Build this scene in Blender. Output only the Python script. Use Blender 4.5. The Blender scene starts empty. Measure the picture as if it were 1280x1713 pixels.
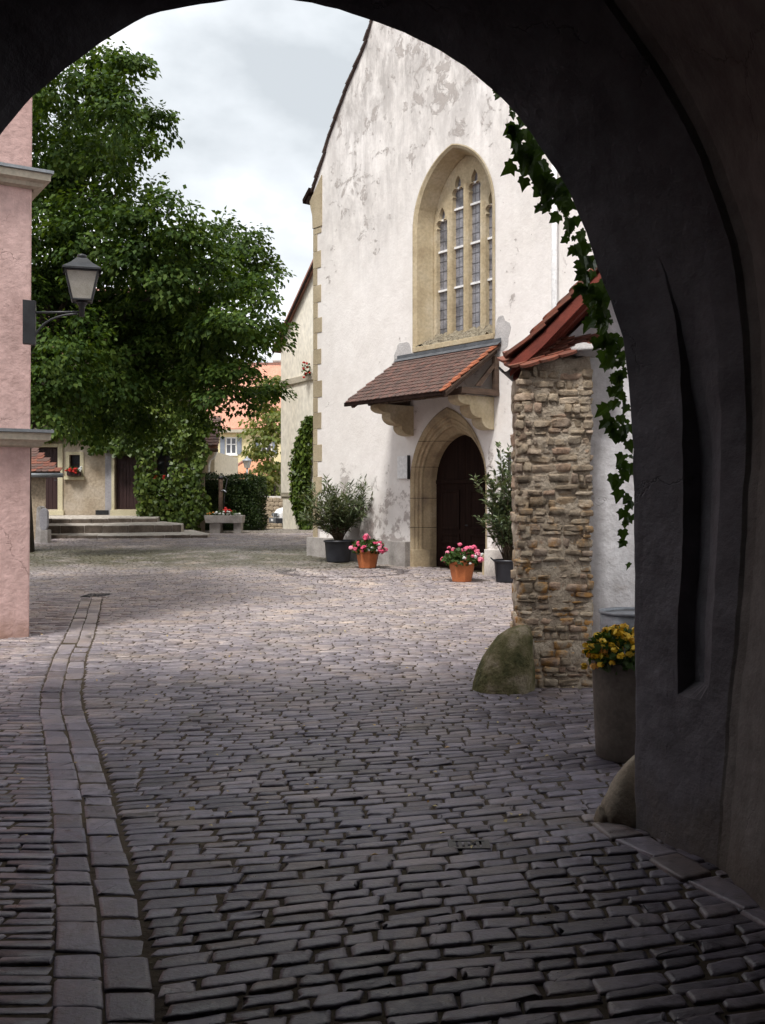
import bpy, bmesh, math, random
import numpy as np
from mathutils import Vector, Matrix, noise as mnoise

random.seed(7)
rng = np.random.default_rng(11)
R = math.radians
scene = bpy.context.scene
C = scene.collection

# ------------------------------------------------------------------ camera
F, HZ, EYE = 1700.0, 835.0, 1.6          # focal length in photo pixels, horizon row, eye height
cam_d = bpy.data.cameras.new('camera'); cam = bpy.data.objects.new('camera', cam_d); C.objects.link(cam)
cam.location = (0, 0, EYE); cam.rotation_euler = (R(90), 0, 0)
cam_d.sensor_fit = 'HORIZONTAL'; cam_d.sensor_width = 36.0
cam_d.lens = F / 1280 * 36.0
cam_d.shift_y = -(856.5 - HZ) / 1280
cam_d.clip_start = 0.05; cam_d.clip_end = 2000
scene.camera = cam

# ------------------------------------------------------------------ light
SUN_TO = Vector((-0.42, -0.90, 0.0)).normalized(); SUN_EL = R(61)
SUN_DIR = Vector((SUN_TO.x * math.cos(SUN_EL), SUN_TO.y * math.cos(SUN_EL), math.sin(SUN_EL)))
sun_d = bpy.data.lights.new('sun', 'SUN'); sun = bpy.data.objects.new('sun', sun_d); C.objects.link(sun)
sun_d.energy = 2.0; sun_d.angle = R(12); sun_d.color = (1.0, 0.965, 0.92)
sun.rotation_euler = SUN_DIR.to_track_quat('Z', 'Y').to_euler()
sun.location = (-6, -12, 30)

world = bpy.data.worlds.new('World'); scene.world = world; world.use_nodes = True
nt = world.node_tree; nt.nodes.clear()
def wn(t, **k):
    n = nt.nodes.new(t)
    for a, b in k.items(): setattr(n, a, b)
    return n
wo = wn('ShaderNodeOutputWorld'); wb = wn('ShaderNodeBackground'); wb.inputs['Strength'].default_value = 0.1
sky = wn('ShaderNodeTexSky', sky_type='NISHITA', sun_disc=False)
sky.sun_elevation = SUN_EL; sky.sun_rotation = math.atan2(SUN_TO.x, SUN_TO.y)
tc = wn('ShaderNodeTexCoord'); mp = wn('ShaderNodeMapping'); mp.inputs['Scale'].default_value = (1.0, 1.0, 1.75)
mp.inputs['Location'].default_value = (0.32, 0.1, 0.18)
n1 = wn('ShaderNodeTexNoise'); n1.inputs['Scale'].default_value = 3.3; n1.inputs['Detail'].default_value = 7; n1.inputs['Roughness'].default_value = 0.5
n2 = wn('ShaderNodeTexNoise'); n2.inputs['Scale'].default_value = 2.2; n2.inputs['Detail'].default_value = 5
cr = wn('ShaderNodeValToRGB'); cr.color_ramp.elements[0].position = 0.36; cr.color_ramp.elements[0].color = (3.35, 3.6, 3.85, 1)
cr.color_ramp.elements[1].position = 0.57; cr.color_ramp.elements[1].color = (8.2, 8.2, 8.3, 1)
e = cr.color_ramp.elements.new(0.48); e.color = (4.7, 4.95, 5.2, 1)
mr = wn('ShaderNodeMapRange'); mr.inputs['From Min'].default_value = 0.22; mr.inputs['From Max'].default_value = 0.36
mr.inputs['To Min'].default_value = 0.8; mr.inputs['To Max'].default_value = 1.0
mx = wn('ShaderNodeMixRGB')
L = nt.links.new
L(tc.outputs['Generated'], mp.inputs['Vector']); L(mp.outputs[0], n1.inputs['Vector']); L(mp.outputs[0], n2.inputs['Vector'])
L(n1.outputs['Fac'], cr.inputs['Fac']); L(n2.outputs['Fac'], mr.inputs['Value'])
L(mr.outputs[0], mx.inputs['Fac']); L(sky.outputs[0], mx.inputs['Color1']); L(cr.outputs[0], mx.inputs['Color2'])
L(mx.outputs[0], wb.inputs['Color']); L(wb.outputs[0], wo.inputs['Surface'])

vs = scene.view_settings
vs.view_transform = 'Standard'; vs.look = 'None'; vs.gamma = 1.0; vs.use_curve_mapping = False
vs.exposure = 1.05
scene.cycles.max_bounces = 5; scene.cycles.diffuse_bounces = 4; scene.cycles.glossy_bounces = 2; scene.cycles.transmission_bounces = 2; scene.cycles.transparent_max_bounces = 4
scene.cycles.caustics_reflective = False; scene.cycles.caustics_refractive = False
scene.cycles.use_adaptive_sampling = True; scene.cycles.adaptive_threshold = 0.025
scene.cycles.use_denoising = True

# ------------------------------------------------------------------ helpers
ORI = {}                                              # world origin of every object used as a parent

def at(px, py, Y):                                    # a photo pixel at depth Y -> world point
    return Vector(((px - 640) / F * Y, Y, EYE + (HZ - py) / F * Y))

def g(Y):                                             # ground level
    if Y < 15: return 0.0
    if Y < 19: return 0.024 * (Y - 15) ** 2 / 8.0
    if Y < 37: return 0.024 * (Y - 17)
    if Y < 39: return 0.48 + 0.024 * (Y - 37) - 0.014 * (Y - 37) ** 2
    z = 0.472 - 0.032 * (Y - 39)
    return max(z, -0.8)

def tag(o, label=None, cat=None, group=None, kind=None):
    if label: o['label'] = label
    if cat: o['category'] = cat
    if group: o['group'] = group
    if kind: o['kind'] = kind
    return o

def thing(name, loc, label, cat, group=None):
    o = bpy.data.objects.new(name, None); C.objects.link(o)
    o.empty_display_size = 0.2
    o.location = loc; ORI[o.name] = Vector(loc)
    return tag(o, label, cat, group)

def link_mesh(name, me, parent=None, matrix=None):
    o = bpy.data.objects.new(name, me); C.objects.link(o)
    po = ORI[parent.name] if parent is not None else Vector((0, 0, 0))
    if parent is not None: o.parent = parent
    if matrix is not None:
        o.matrix_basis = Matrix.Translation(-po) @ matrix
        ORI[o.name] = matrix.translation.copy()
    else:
        ORI[o.name] = po.copy()
    return o

class MB:
    def __init__(s): s.v = []; s.f = []; s.m = []
    def add(s, vs, fs, mi=0):
        b = len(s.v); s.v.extend([tuple(p) for p in vs])
        for f in fs: s.f.append(tuple(b + i for i in f)); s.m.append(mi)
        return s
    def box(s, a, b, M=None, mi=0):
        x0, y0, z0 = a; x1, y1, z1 = b
        p = [Vector(q) for q in ((x0,y0,z0),(x1,y0,z0),(x1,y1,z0),(x0,y1,z0),(x0,y0,z1),(x1,y0,z1),(x1,y1,z1),(x0,y1,z1))]
        if M is not None: p = [M @ q for q in p]
        return s.add(p, [(0,3,2,1),(4,5,6,7),(0,1,5,4),(1,2,6,5),(2,3,7,6),(3,0,4,7)], mi)
    def prism(s, poly, d, mi=0):                      # poly: world points (planar), d: extrusion vector
        n = len(poly); d = Vector(d)
        p = [Vector(q) for q in poly]; q = [a + d for a in p]
        fs = [tuple(range(n))[::-1], tuple(range(n, 2 * n))] + [(i, (i + 1) % n, n + (i + 1) % n, n + i) for i in range(n)]
        return s.add(p + q, fs, mi)
    def tube(s, pts, rad, n=8, mi=0, cap=True):
        pts = [Vector(p) for p in pts]
        rads = rad if isinstance(rad, (list, tuple)) else [rad] * len(pts)
        vs = []; ref = None
        for i, p in enumerate(pts):
            t = (pts[min(i + 1, len(pts) - 1)] - pts[max(i - 1, 0)]).normalized()
            if ref is None: ref = t.orthogonal().normalized()
            a = (ref - t * ref.dot(t))
            a = a.normalized() if a.length > 1e-6 else t.orthogonal().normalized()
            b = t.cross(a); ref = a
            for k in range(n):
                th = 2 * math.pi * k / n
                vs.append(p + (a * math.cos(th) + b * math.sin(th)) * rads[i])
        fs = []
        for i in range(len(pts) - 1):
            for k in range(n):
                fs.append((i*n+k, i*n+(k+1)%n, (i+1)*n+(k+1)%n, (i+1)*n+k))
        if cap: fs += [tuple(range(n))[::-1], tuple(range((len(pts)-1)*n, len(pts)*n))]
        return s.add(vs, fs, mi)
    def lathe(s, c, prof, n=24, mi=0, cap=True, phase=0.0):
        c = Vector(c); vs = []; fs = []
        for r, z in prof:
            for k in range(n):
                th = 2 * math.pi * k / n + phase
                vs.append(c + Vector((r * math.cos(th), r * math.sin(th), z)))
        for i in range(len(prof) - 1):
            for k in range(n): fs.append((i*n+k, i*n+(k+1)%n, (i+1)*n+(k+1)%n, (i+1)*n+k))
        if cap: fs += [tuple(range(n))[::-1], tuple(range((len(prof)-1)*n, len(prof)*n))]
        return s.add(vs, fs, mi)
    def loft(s, rows, closed=False, mi=0):
        n = len(rows[0]); vs = [p for r in rows for p in r]; fs = []
        for i in range(len(rows) - 1):
            for k in range(n if closed else n - 1):
                fs.append((i*n+k, i*n+(k+1)%n, (i+1)*n+(k+1)%n, (i+1)*n+k))
        return s.add(vs, fs, mi)
    def mesh(s, name, mats, origin=(0, 0, 0), smooth=False, bevel=0.0, fixn=True):
        me = bpy.data.meshes.new(name)
        o = Vector(origin)
        me.from_pydata([tuple(Vector(p) - o) for p in s.v], [], s.f)
        for m in (mats if isinstance(mats, (list, tuple)) else [mats]): me.materials.append(m)
        me.polygons.foreach_set('material_index', s.m)
        if bevel or fixn:
            bm = bmesh.new(); bm.from_mesh(me)
            if fixn: bmesh.ops.recalc_face_normals(bm, faces=bm.faces)
            if bevel:
                es = [e for e in bm.edges if len(e.link_faces) == 2 and e.calc_face_angle(0) > 0.6]
                bmesh.ops.bevel(bm, geom=es, offset=bevel, segments=2, profile=0.6, affect='EDGES', clamp_overlap=True)
            bm.to_mesh(me); bm.free()
        if smooth: me.polygons.foreach_set('use_smooth', [True] * len(me.polygons))
        me.update()
        return me
    def build(s, name, mats, parent=None, smooth=False, bevel=0.0, fixn=True):
        o = ORI[parent.name] if parent is not None else Vector((0, 0, 0))
        return link_mesh(name, s.mesh(name, mats, o, smooth, bevel, fixn), parent)

def np_mesh(name, V, loops, starts, mats, smooth=False):
    me = bpy.data.meshes.new(name)
    me.vertices.add(len(V)); me.vertices.foreach_set('co', np.asarray(V, dtype=np.float32).ravel())
    me.loops.add(len(loops)); me.loops.foreach_set('vertex_index', np.asarray(loops, dtype=np.int32))
    me.polygons.add(len(starts)); me.polygons.foreach_set('loop_start', np.asarray(starts, dtype=np.int32))
    for m in (mats if isinstance(mats, (list, tuple)) else [mats]): me.materials.append(m)
    if smooth: me.polygons.foreach_set('use_smooth', np.ones(len(starts), dtype=bool))
    me.update(calc_edges=True)
    return me

def fill_with_holes(outer, holes):                    # 2D loops -> (verts, tris)
    bm = bmesh.new(); es = []
    for lp in [outer] + holes:
        vv = [bm.verts.new((a, b, 0)) for a, b in lp]
        for i in range(len(vv)): es.append(bm.edges.new((vv[i], vv[(i + 1) % len(vv)])))
    bmesh.ops.triangle_fill(bm, use_beauty=True, edges=es, normal=(0, 0, 1))
    bm.verts.index_update()
    V = [(v.co.x, v.co.y) for v in bm.verts]; T = [tuple(v.index for v in f.verts) for f in bm.faces]
    bm.free()
    return V, T

def unit(a): return a / np.maximum(np.linalg.norm(a, axis=-1, keepdims=True), 1e-9)

def leaves(name, P, axis, nrm, Ln, Wd, mat, parent, fold=0.12):
    """one mesh of single-quad leaves; P, axis, nrm (N,3), Ln, Wd (N,)"""
    P = np.asarray(P, float); N = len(P)
    axis = unit(axis); nrm = nrm - axis * (nrm * axis).sum(1, keepdims=True); nrm = unit(nrm)
    side = np.cross(axis, nrm)
    Ln = Ln[:, None]; Wd = Wd[:, None]
    o = np.array(ORI[parent.name] if parent is not None else (0, 0, 0))
    P = P - o
    V = np.stack([P, P + axis * Ln * .42 + side * Wd * .5 + nrm * Ln * fold, P + axis * Ln - nrm * Ln * fold, P + axis * Ln * .42 - side * Wd * .5 + nrm * Ln * fold], 1).reshape(-1, 3)
    me = np_mesh(name, V, np.arange(4 * N), np.arange(N) * 4, mat)
    return link_mesh(name, me, parent)

# ------------------------------------------------------------------ materials
def newmat(name):
    m = bpy.data.materials.new(name); m.use_nodes = True
    t = m.node_tree; b = t.nodes['Principled BSDF']
    return m, t, b
def nd(t, ty, ins=None, **k):
    n = t.nodes.new(ty)
    for a, b in k.items(): setattr(n, a, b)
    for a, b in (ins or {}).items(): n.inputs[a].default_value = b
    return n
def ramp(t, cols, p0=0.3, p1=0.7):
    r = t.nodes.new('ShaderNodeValToRGB'); el = r.color_ramp.elements
    n = len(cols)
    while len(el) < n: el.new(0.5)
    for i, c in enumerate(cols):
        el[i].position = p0 + (p1 - p0) * i / max(n - 1, 1); el[i].color = (*c, 1)
    return r
def noise(t, vec, scale, detail=5, rough=0.55, dist=0.0):
    n = nd(t, 'ShaderNodeTexNoise', {'Scale': scale, 'Detail': detail, 'Roughness': rough, 'Distortion': dist})
    t.links.new(vec, n.inputs['Vector']); return n
def mixc(t, fac, a, b, mode='MIX'):
    m = nd(t, 'ShaderNodeMixRGB', blend_type=mode)
    for k, v in (('Fac', fac), ('Color1', a), ('Color2', b)):
        if isinstance(v, (int, float)): m.inputs[k].default_value = v
        elif isinstance(v, tuple): m.inputs[k].default_value = (*v, 1)
        else: t.links.new(v, m.inputs[k])
    return m.outputs[0]
def mrange(t, val, a, b, c=0.0, d=1.0):
    m = nd(t, 'ShaderNodeMapRange', {'From Min': a, 'From Max': b, 'To Min': c, 'To Max': d}); m.clamp = True
    t.links.new(val, m.inputs['Value']); return m.outputs[0]
def math_(t, op, a, b):
    m = nd(t, 'ShaderNodeMath', operation=op)
    for i, v in enumerate((a, b)):
        if isinstance(v, (int, float)): m.inputs[i].default_value = v
        else: t.links.new(v, m.inputs[i])
    return m.outputs[0]
def bump(t, b, h, strength=0.4, dist=0.02):
    n = nd(t, 'ShaderNodeBump', {'Strength': strength, 'Distance': dist}); t.links.new(h, n.inputs['Height'])
    t.links.new(n.outputs[0], b.inputs['Normal'])
def pos(t): return nd(t, 'ShaderNodeNewGeometry').outputs['Position']
def objrand(t): return nd(t, 'ShaderNodeObjectInfo').outputs['Random']

def pmat(name, cols, scale=3.0, rough=0.8, bs=40.0, bst=0.3, bd=0.01, p=(0.3, 0.7), spec=0.3, metal=0.0, vary=0.0, stretch=(1, 1, 1)):
    m, t, b = newmat(name)
    v = pos(t)
    if stretch != (1, 1, 1):
        mp = nd(t, 'ShaderNodeMapping', {'Scale': stretch}); t.links.new(v, mp.inputs['Vector']); v2 = mp.outputs[0]
    else: v2 = v
    n = noise(t, v2, scale, 5); r = ramp(t, cols, *p); t.links.new(n.outputs['Fac'], r.inputs['Fac'])
    fine = noise(t, v2, scale * 11, 3)
    c = mixc(t, 0.35, r.outputs[0], mixc(t, 1.0, r.outputs[0], ramp_out(t, fine.outputs['Fac'], [(0.55,)*3, (1.35,)*3]), 'MULTIPLY'))
    if vary:
        k = mrange(t, objrand(t), 0, 1, 1 - vary, 1 + vary)
        cc = nd(t, 'ShaderNodeCombineColor'); [t.links.new(k, cc.inputs[i]) for i in range(3)]
        c = mixc(t, 1.0, c, cc.outputs[0], 'MULTIPLY')
    t.links.new(c, b.inputs['Base Color'])
    b.inputs['Roughness'].default_value = rough; b.inputs['Metallic'].default_value = metal
    b.inputs['Specular IOR Level'].default_value = spec
    if bst:
        h = noise(t, v2, bs, 4, 0.6)
        bump(t, b, h.outputs['Fac'], bst, bd)
    return m
def ramp_out(t, fac, cols, p0=0.3, p1=0.7):
    r = ramp(t, cols, p0, p1); t.links.new(fac, r.inputs['Fac']); return r.outputs[0]

def leafmat(name, cols, trans=0.3, rough=0.5, tcol=None, spec=0.25):
    m, t, b = newmat(name)
    gi = nd(t, 'ShaderNodeNewGeometry')
    n = noise(t, gi.outputs['Position'], 0.9, 3)
    k = math_(t, 'ADD', math_(t, 'MULTIPLY', gi.outputs['Random Per Island'], 0.7), math_(t, 'MULTIPLY', math_(t, 'SUBTRACT', n.outputs['Fac'], 0.35), 1.0))
    c = ramp_out(t, k, cols, 0.1, 0.9)
    t.links.new(c, b.inputs['Base Color']); b.inputs['Roughness'].default_value = rough
    b.inputs['Specular IOR Level'].default_value = spec
    tr = nd(t, 'ShaderNodeBsdfTranslucent')
    tc_ = mixc(t, 1.0, c, tcol or (1.6, 1.5, 0.5), 'MULTIPLY'); t.links.new(tc_, tr.inputs['Color'])
    mixs = nd(t, 'ShaderNodeMixShader', {'Fac': trans})
    t.links.new(b.outputs[0], mixs.inputs[1]); t.links.new(tr.outputs[0], mixs.inputs[2])
    t.links.new(mixs.outputs[0], t.nodes['Material Output'].inputs['Surface'])
    return m

M = {}
# church plaster: off-white lime wash, flaked high up and stained near the ground
def church_plaster():
    m, t, b = newmat('church_plaster'); v = pos(t)
    sep = nd(t, 'ShaderNodeSeparateXYZ'); t.links.new(v, sep.inputs[0]); z = sep.outputs['Z']
    big = noise(t, v, 0.55, 5); base = ramp_out(t, big.outputs['Fac'], [(0.77, 0.735, 0.70), (0.85, 0.82, 0.795)])
    mot = noise(t, v, 3.2, 6, 0.7); base = mixc(t, 0.5, base, mixc(t, 1.0, base, ramp_out(t, mot.outputs['Fac'], [(0.80, 0.78, 0.77), (1.05, 1.05, 1.05)]), 'MULTIPLY'))
    mp = nd(t, 'ShaderNodeMapping', {'Scale': (1, 1, 0.42)}); t.links.new(v, mp.inputs['Vector'])
    big2 = noise(t, v, 0.33, 3)
    high = math_(t, 'MULTIPLY', mrange(t, math_(t, 'ADD', z, math_(t, 'MULTIPLY', big2.outputs['Fac'], 5.0)), 9.3, 13.0), 1.0)
    st = noise(t, mp.outputs[0], 2.1, 9, 0.74, 0.3)
    grime = math_(t, 'MULTIPLY', mrange(t, st.outputs['Fac'], 0.40, 0.60), math_(t, 'ADD', math_(t, 'MULTIPLY', high, 0.78), 0.02))
    c = mixc(t, grime, base, (0.36, 0.335, 0.32))
    mp2 = nd(t, 'ShaderNodeMapping', {'Scale': (7, 7, 0.5)}); t.links.new(v, mp2.inputs['Vector'])
    dr = noise(t, mp2.outputs[0], 1.2, 5, 0.6)
    c = mixc(t, math_(t, 'MULTIPLY', mrange(t, dr.outputs['Fac'], 0.50, 0.72), math_(t, 'ADD', math_(t, 'MULTIPLY', high, 0.45), 0.05)), c, (0.42, 0.39, 0.375))
    fl = noise(t, v, 2.0, 9, 0.76, 0.5); cl = noise(t, v, 0.42, 3)
    thr = math_(t, 'ADD', fl.outputs['Fac'], math_(t, 'ADD', math_(t, 'MULTIPLY', high, 0.085), math_(t, 'MULTIPLY', math_(t, 'SUBTRACT', cl.outputs['Fac'], 0.5), 0.42)))
    flake = mrange(t, thr, 0.635, 0.665)
    c = mixc(t, math_(t, 'MULTIPLY', flake, 0.8), c, mixc(t, mot.outputs['Fac'], (0.30, 0.265, 0.245), (0.46, 0.42, 0.395)))
    sp = noise(t, v, 7.5, 8, 0.68); spots = mrange(t, sp.outputs['Fac'], 0.69, 0.72)
    c = mixc(t, math_(t, 'MULTIPLY', spots, 0.8), c, (0.26, 0.23, 0.215))
    dn = noise(t, v, 2.6, 10, 0.7); low = mrange(t, z, 2.3, 0.5)
    damp = mrange(t, math_(t, 'ADD', dn.outputs['Fac'], math_(t, 'MULTIPLY', low, 0.16)), 0.60, 0.66)
    c = mixc(t, math_(t, 'MULTIPLY', math_(t, 'MULTIPLY', damp, mrange(t, z, 2.6, 1.9)), 0.75), c, (0.33, 0.28, 0.26))
    t.links.new(c, b.inputs['Base Color']); b.inputs['Roughness'].default_value = 0.92; b.inputs['Specular IOR Level'].default_value = 0.15
    h = mixc(t, 0.5, noise(t, v, 14, 7, 0.6).outputs['Fac'], flake)
    bump(t, b, h, 0.5, 0.03)
    return m
M['church'] = church_plaster()
M['cream_wall'] = pmat('cream_wall', [(0.70, 0.65, 0.54), (0.78, 0.735, 0.63), (0.80, 0.765, 0.68)], 0.8, 0.9, 18, 0.25, 0.015, p=(.2, .8), stretch=(1, 1, 0.5))
M['sandstone'] = pmat('sandstone', [(0.36, 0.285, 0.18), (0.46, 0.38, 0.25), (0.52, 0.45, 0.33)], 1.6, 0.88, 30, 0.35, 0.012)
M['sandstone_dark'] = pmat('sandstone_dark', [(0.23, 0.18, 0.125), (0.41, 0.325, 0.205), (0.50, 0.41, 0.275)], 2.2, 0.88, 30, 0.4, 0.012)
M['quoin'] = pmat('quoin', [(0.34, 0.28, 0.185), (0.44, 0.37, 0.255)], 2.5, 0.9, 30, 0.35, 0.012, vary=0.12)
M['grey_stone'] = pmat('grey_stone', [(0.20, 0.185, 0.17), (0.34, 0.315, 0.295), (0.42, 0.39, 0.365)], 2.4, 0.9, 35, 0.45, 0.015)
M['pale_stone'] = pmat('pale_stone', [(0.42, 0.38, 0.35), (0.60, 0.55, 0.51), (0.66, 0.62, 0.58)], 2.0, 0.9, 35, 0.35, 0.012)
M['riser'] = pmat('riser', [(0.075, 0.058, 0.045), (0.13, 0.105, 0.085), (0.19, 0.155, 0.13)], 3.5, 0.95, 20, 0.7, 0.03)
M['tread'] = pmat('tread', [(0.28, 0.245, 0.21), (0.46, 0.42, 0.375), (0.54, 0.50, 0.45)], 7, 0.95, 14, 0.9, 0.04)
M['verge_dark'] = pmat('verge_dark', [(0.045, 0.032, 0.028), (0.10, 0.07, 0.06)], 6, 0.85, 30, 0.4, 0.01)
M['rough_sill'] = pmat('rough_sill', [(0.10, 0.085, 0.06), (0.30, 0.26, 0.19), (0.16, 0.135, 0.095), (0.36, 0.32, 0.25)], 7, 0.95, 12, 1.0, 0.09)
M['cornice'] = pmat('cornice', [(0.40, 0.36, 0.28), (0.50, 0.45, 0.36)], 2.0, 0.85, 30, 0.2, 0.01)
M['zinc'] = pmat('zinc', [(0.20, 0.22, 0.235), (0.32, 0.34, 0.36)], 3, 0.45, 40, 0.08, 0.004, metal=0.6, spec=0.5)
M['lead'] = pmat('lead', [(0.055, 0.06, 0.068), (0.11, 0.115, 0.125)], 5, 0.6, 30, 0.3, 0.006, spec=0.4)
M['zinc_light'] = pmat('zinc_light', [(0.22, 0.235, 0.26), (0.34, 0.36, 0.39)], 3, 0.5, 40, 0.08, 0.004, metal=0.5, spec=0.5)
M['iron'] = pmat('iron', [(0.012, 0.013, 0.015), (0.03, 0.032, 0.036)], 8, 0.45, 60, 0.2, 0.003, spec=0.5)
M['lamp_glass'] = pmat('lamp_glass', [(0.36, 0.34, 0.29), (0.50, 0.47, 0.42)], 9, 0.12, 60, 0.0, spec=0.6)
def old_plaster(name, cols, crack=0.5, splash=None, big=0.8, zdirt=0.55):
    m, t, b = newmat(name); v = pos(t)
    n = noise(t, v, big, 6, 0.6); c = ramp_out(t, n.outputs['Fac'], cols)
    f = noise(t, v, 6.5, 5, 0.7); c = mixc(t, 0.6, c, mixc(t, 1.0, c, ramp_out(t, f.outputs['Fac'], [(0.62, 0.60, 0.58), (1.25, 1.25, 1.25)]), 'MULTIPLY'))
    wv = noise(t, v, 3.0, 5, 0.7); wm = nd(t, 'ShaderNodeMixRGB', {'Fac': 0.30}); t.links.new(v, wm.inputs['Color1']); t.links.new(wv.outputs['Color'], wm.inputs['Color2'])
    vo = nd(t, 'ShaderNodeTexVoronoi', {'Scale': 0.9}, feature='DISTANCE_TO_EDGE'); t.links.new(wm.outputs[0], vo.inputs['Vector'])
    brk = noise(t, v, 1.4, 3)
    cr_ = math_(t, 'MULTIPLY', mrange(t, vo.outputs['Distance'], 0.006, 0.0), mrange(t, brk.outputs['Fac'], 0.52, 0.6))
    c = mixc(t, math_(t, 'MULTIPLY', cr_, crack), c, mixc(t, 1.0, c, (0.35, 0.32, 0.30), 'MULTIPLY'))
    mp = nd(t, 'ShaderNodeMapping', {'Scale': (5, 5, 0.5)}); t.links.new(v, mp.inputs['Vector'])
    st = noise(t, mp.outputs[0], 1.0, 5, 0.6); c = mixc(t, mrange(t, st.outputs['Fac'], 0.52, 0.78, 0, 0.35), c, mixc(t, 1.0, c, (0.62, 0.58, 0.54), 'MULTIPLY'))
    if splash:
        sep = nd(t, 'ShaderNodeSeparateXYZ'); t.links.new(v, sep.inputs[0])
        sn = noise(t, v, 3.5, 6, 0.7)
        k = mrange(t, math_(t, 'ADD', math_(t, 'MULTIPLY', mrange(t, sep.outputs['Z'], 0.0, zdirt), -0.55), sn.outputs['Fac']), 0.22, 0.52)
        c = mixc(t, math_(t, 'MULTIPLY', k, 0.75), c, splash)
    t.links.new(c, b.inputs['Base Color']); b.inputs['Roughness'].default_value = 0.94; b.inputs['Specular IOR Level'].default_value = 0.15
    h = mixc(t, 0.4, noise(t, v, 16, 5, 0.65).outputs['Fac'], noise(t, v, 3.0, 3).outputs['Fac'])
    h = mixc(t, cr_, h, (0, 0, 0))
    bump(t, b, h, 0.6, 0.03)
    return m
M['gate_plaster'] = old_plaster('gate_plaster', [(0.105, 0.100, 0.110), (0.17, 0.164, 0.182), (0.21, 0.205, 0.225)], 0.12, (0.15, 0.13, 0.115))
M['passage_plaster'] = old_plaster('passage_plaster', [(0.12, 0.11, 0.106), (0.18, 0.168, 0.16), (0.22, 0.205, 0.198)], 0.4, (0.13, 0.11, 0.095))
M['pink'] = old_plaster('pink', [(0.535, 0.355, 0.325), (0.60, 0.415, 0.385), (0.63, 0.445, 0.415)], 0.35, (0.34, 0.21, 0.16), 0.7)
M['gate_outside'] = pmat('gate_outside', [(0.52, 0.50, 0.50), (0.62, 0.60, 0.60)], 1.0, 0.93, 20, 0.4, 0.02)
M['white_wall'] = old_plaster('white_wall', [(0.66, 0.65, 0.68), (0.76, 0.755, 0.785), (0.80, 0.80, 0.83)], 0.4, (0.36, 0.30, 0.245), 0.8, 1.4)
M['mortar'] = pmat('mortar', [(0.29, 0.235, 0.18), (0.42, 0.35, 0.27), (0.50, 0.435, 0.35)], 7, 0.96, 26, 0.9, 0.03)
M['patch'] = pmat('patch', [(0.40, 0.385, 0.38), (0.54, 0.52, 0.51)], 4, 0.95, 26, 0.6, 0.02)
M['dark_wood'] = pmat('dark_wood', [(0.010, 0.005, 0.004), (0.022, 0.012, 0.009)], 3, 0.85, 20, 0.3, 0.008, stretch=(6, 6, 0.5), spec=0.08)
M['maroon_wood'] = pmat('maroon_wood', [(0.030, 0.013, 0.013), (0.050, 0.022, 0.022)], 3, 0.6, 20, 0.3, 0.008, stretch=(6, 6, 0.5), spec=0.4)
M['beam_wood'] = pmat('beam_wood', [(0.045, 0.028, 0.020), (0.11, 0.07, 0.048)], 3, 0.75, 20, 0.4, 0.01, stretch=(1, 1, 6))
M['red_wood'] = pmat('red_wood', [(0.14, 0.028, 0.018), (0.24, 0.048, 0.028)], 3, 0.65, 30, 0.3, 0.006, stretch=(2, 2, 2), spec=0.4)
M['black_plastic'] = pmat('black_plastic', [(0.010, 0.011, 0.016), (0.024, 0.026, 0.034)], 5, 0.42, 40, 0.06, 0.003, spec=0.5)
M['terracotta'] = pmat('terracotta', [(0.40, 0.12, 0.04), (0.50, 0.165, 0.06)], 5, 0.6, 40, 0.12, 0.004, spec=0.35)
M['concrete_pot'] = pmat('concrete_pot', [(0.10, 0.085, 0.072), (0.17, 0.145, 0.125)], 3, 0.9, 40, 0.35, 0.008)
M['soil'] = pmat('soil', [(0.022, 0.016, 0.011), (0.06, 0.045, 0.03)], 20, 0.95, 60, 0.8, 0.02)
M['moss_stone'] = pmat('moss_stone', [(0.05, 0.052, 0.02), (0.10, 0.095, 0.04), (0.16, 0.14, 0.075), (0.27, 0.23, 0.16)], 5.5, 0.95, 26, 1.0, 0.035, p=(0.34, 0.64))
M['guard'] = pmat('guard', [(0.17, 0.135, 0.10), (0.28, 0.235, 0.18), (0.34, 0.29, 0.23)], 6, 0.9, 40, 0.5, 0.012)
M['house_plaster'] = pmat('house_plaster', [(0.30, 0.235, 0.165), (0.44, 0.365, 0.275), (0.50, 0.43, 0.35)], 1.1, 0.95, 9, 0.7, 0.04)
M['cream_trim'] = pmat('cream_trim', [(0.56, 0.50, 0.33), (0.64, 0.58, 0.41)], 3, 0.85, 30, 0.2, 0.01)
M['grey_plaster'] = pmat('grey_plaster', [(0.30, 0.29, 0.31), (0.40, 0.39, 0.41)], 2, 0.95, 15, 0.5, 0.02)
M['yellow_wall'] = pmat('yellow_wall', [(0.70, 0.60, 0.34), (0.76, 0.66, 0.40)], 0.5, 0.92, 18, 0.15, 0.01)
M['beige_wall'] = pmat('beige_wall', [(0.56, 0.49, 0.36), (0.64, 0.57, 0.45)], 0.6, 0.92, 18, 0.2, 0.01)
M['shutter'] = pmat('shutter', [(0.19, 0.21, 0.25), (0.24, 0.265, 0.31)], 3, 0.6, 40, 0.1, 0.004)
M['white_paint'] = pmat('white_paint', [(0.74, 0.74, 0.74), (0.80, 0.80, 0.80)], 1.5, 0.45, 40, 0.0, 0.003, spec=0.4)
M['glass'] = pmat('glass', [(0.030, 0.033, 0.042), (0.085, 0.09, 0.105)], 1.3, 0.10, 6, 0.10, 0.02, spec=0.6)
M['came'] = pmat('came', [(0.10, 0.10, 0.11), (0.16, 0.16, 0.17)], 5, 0.6, 30, 0.1, 0.004)
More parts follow.
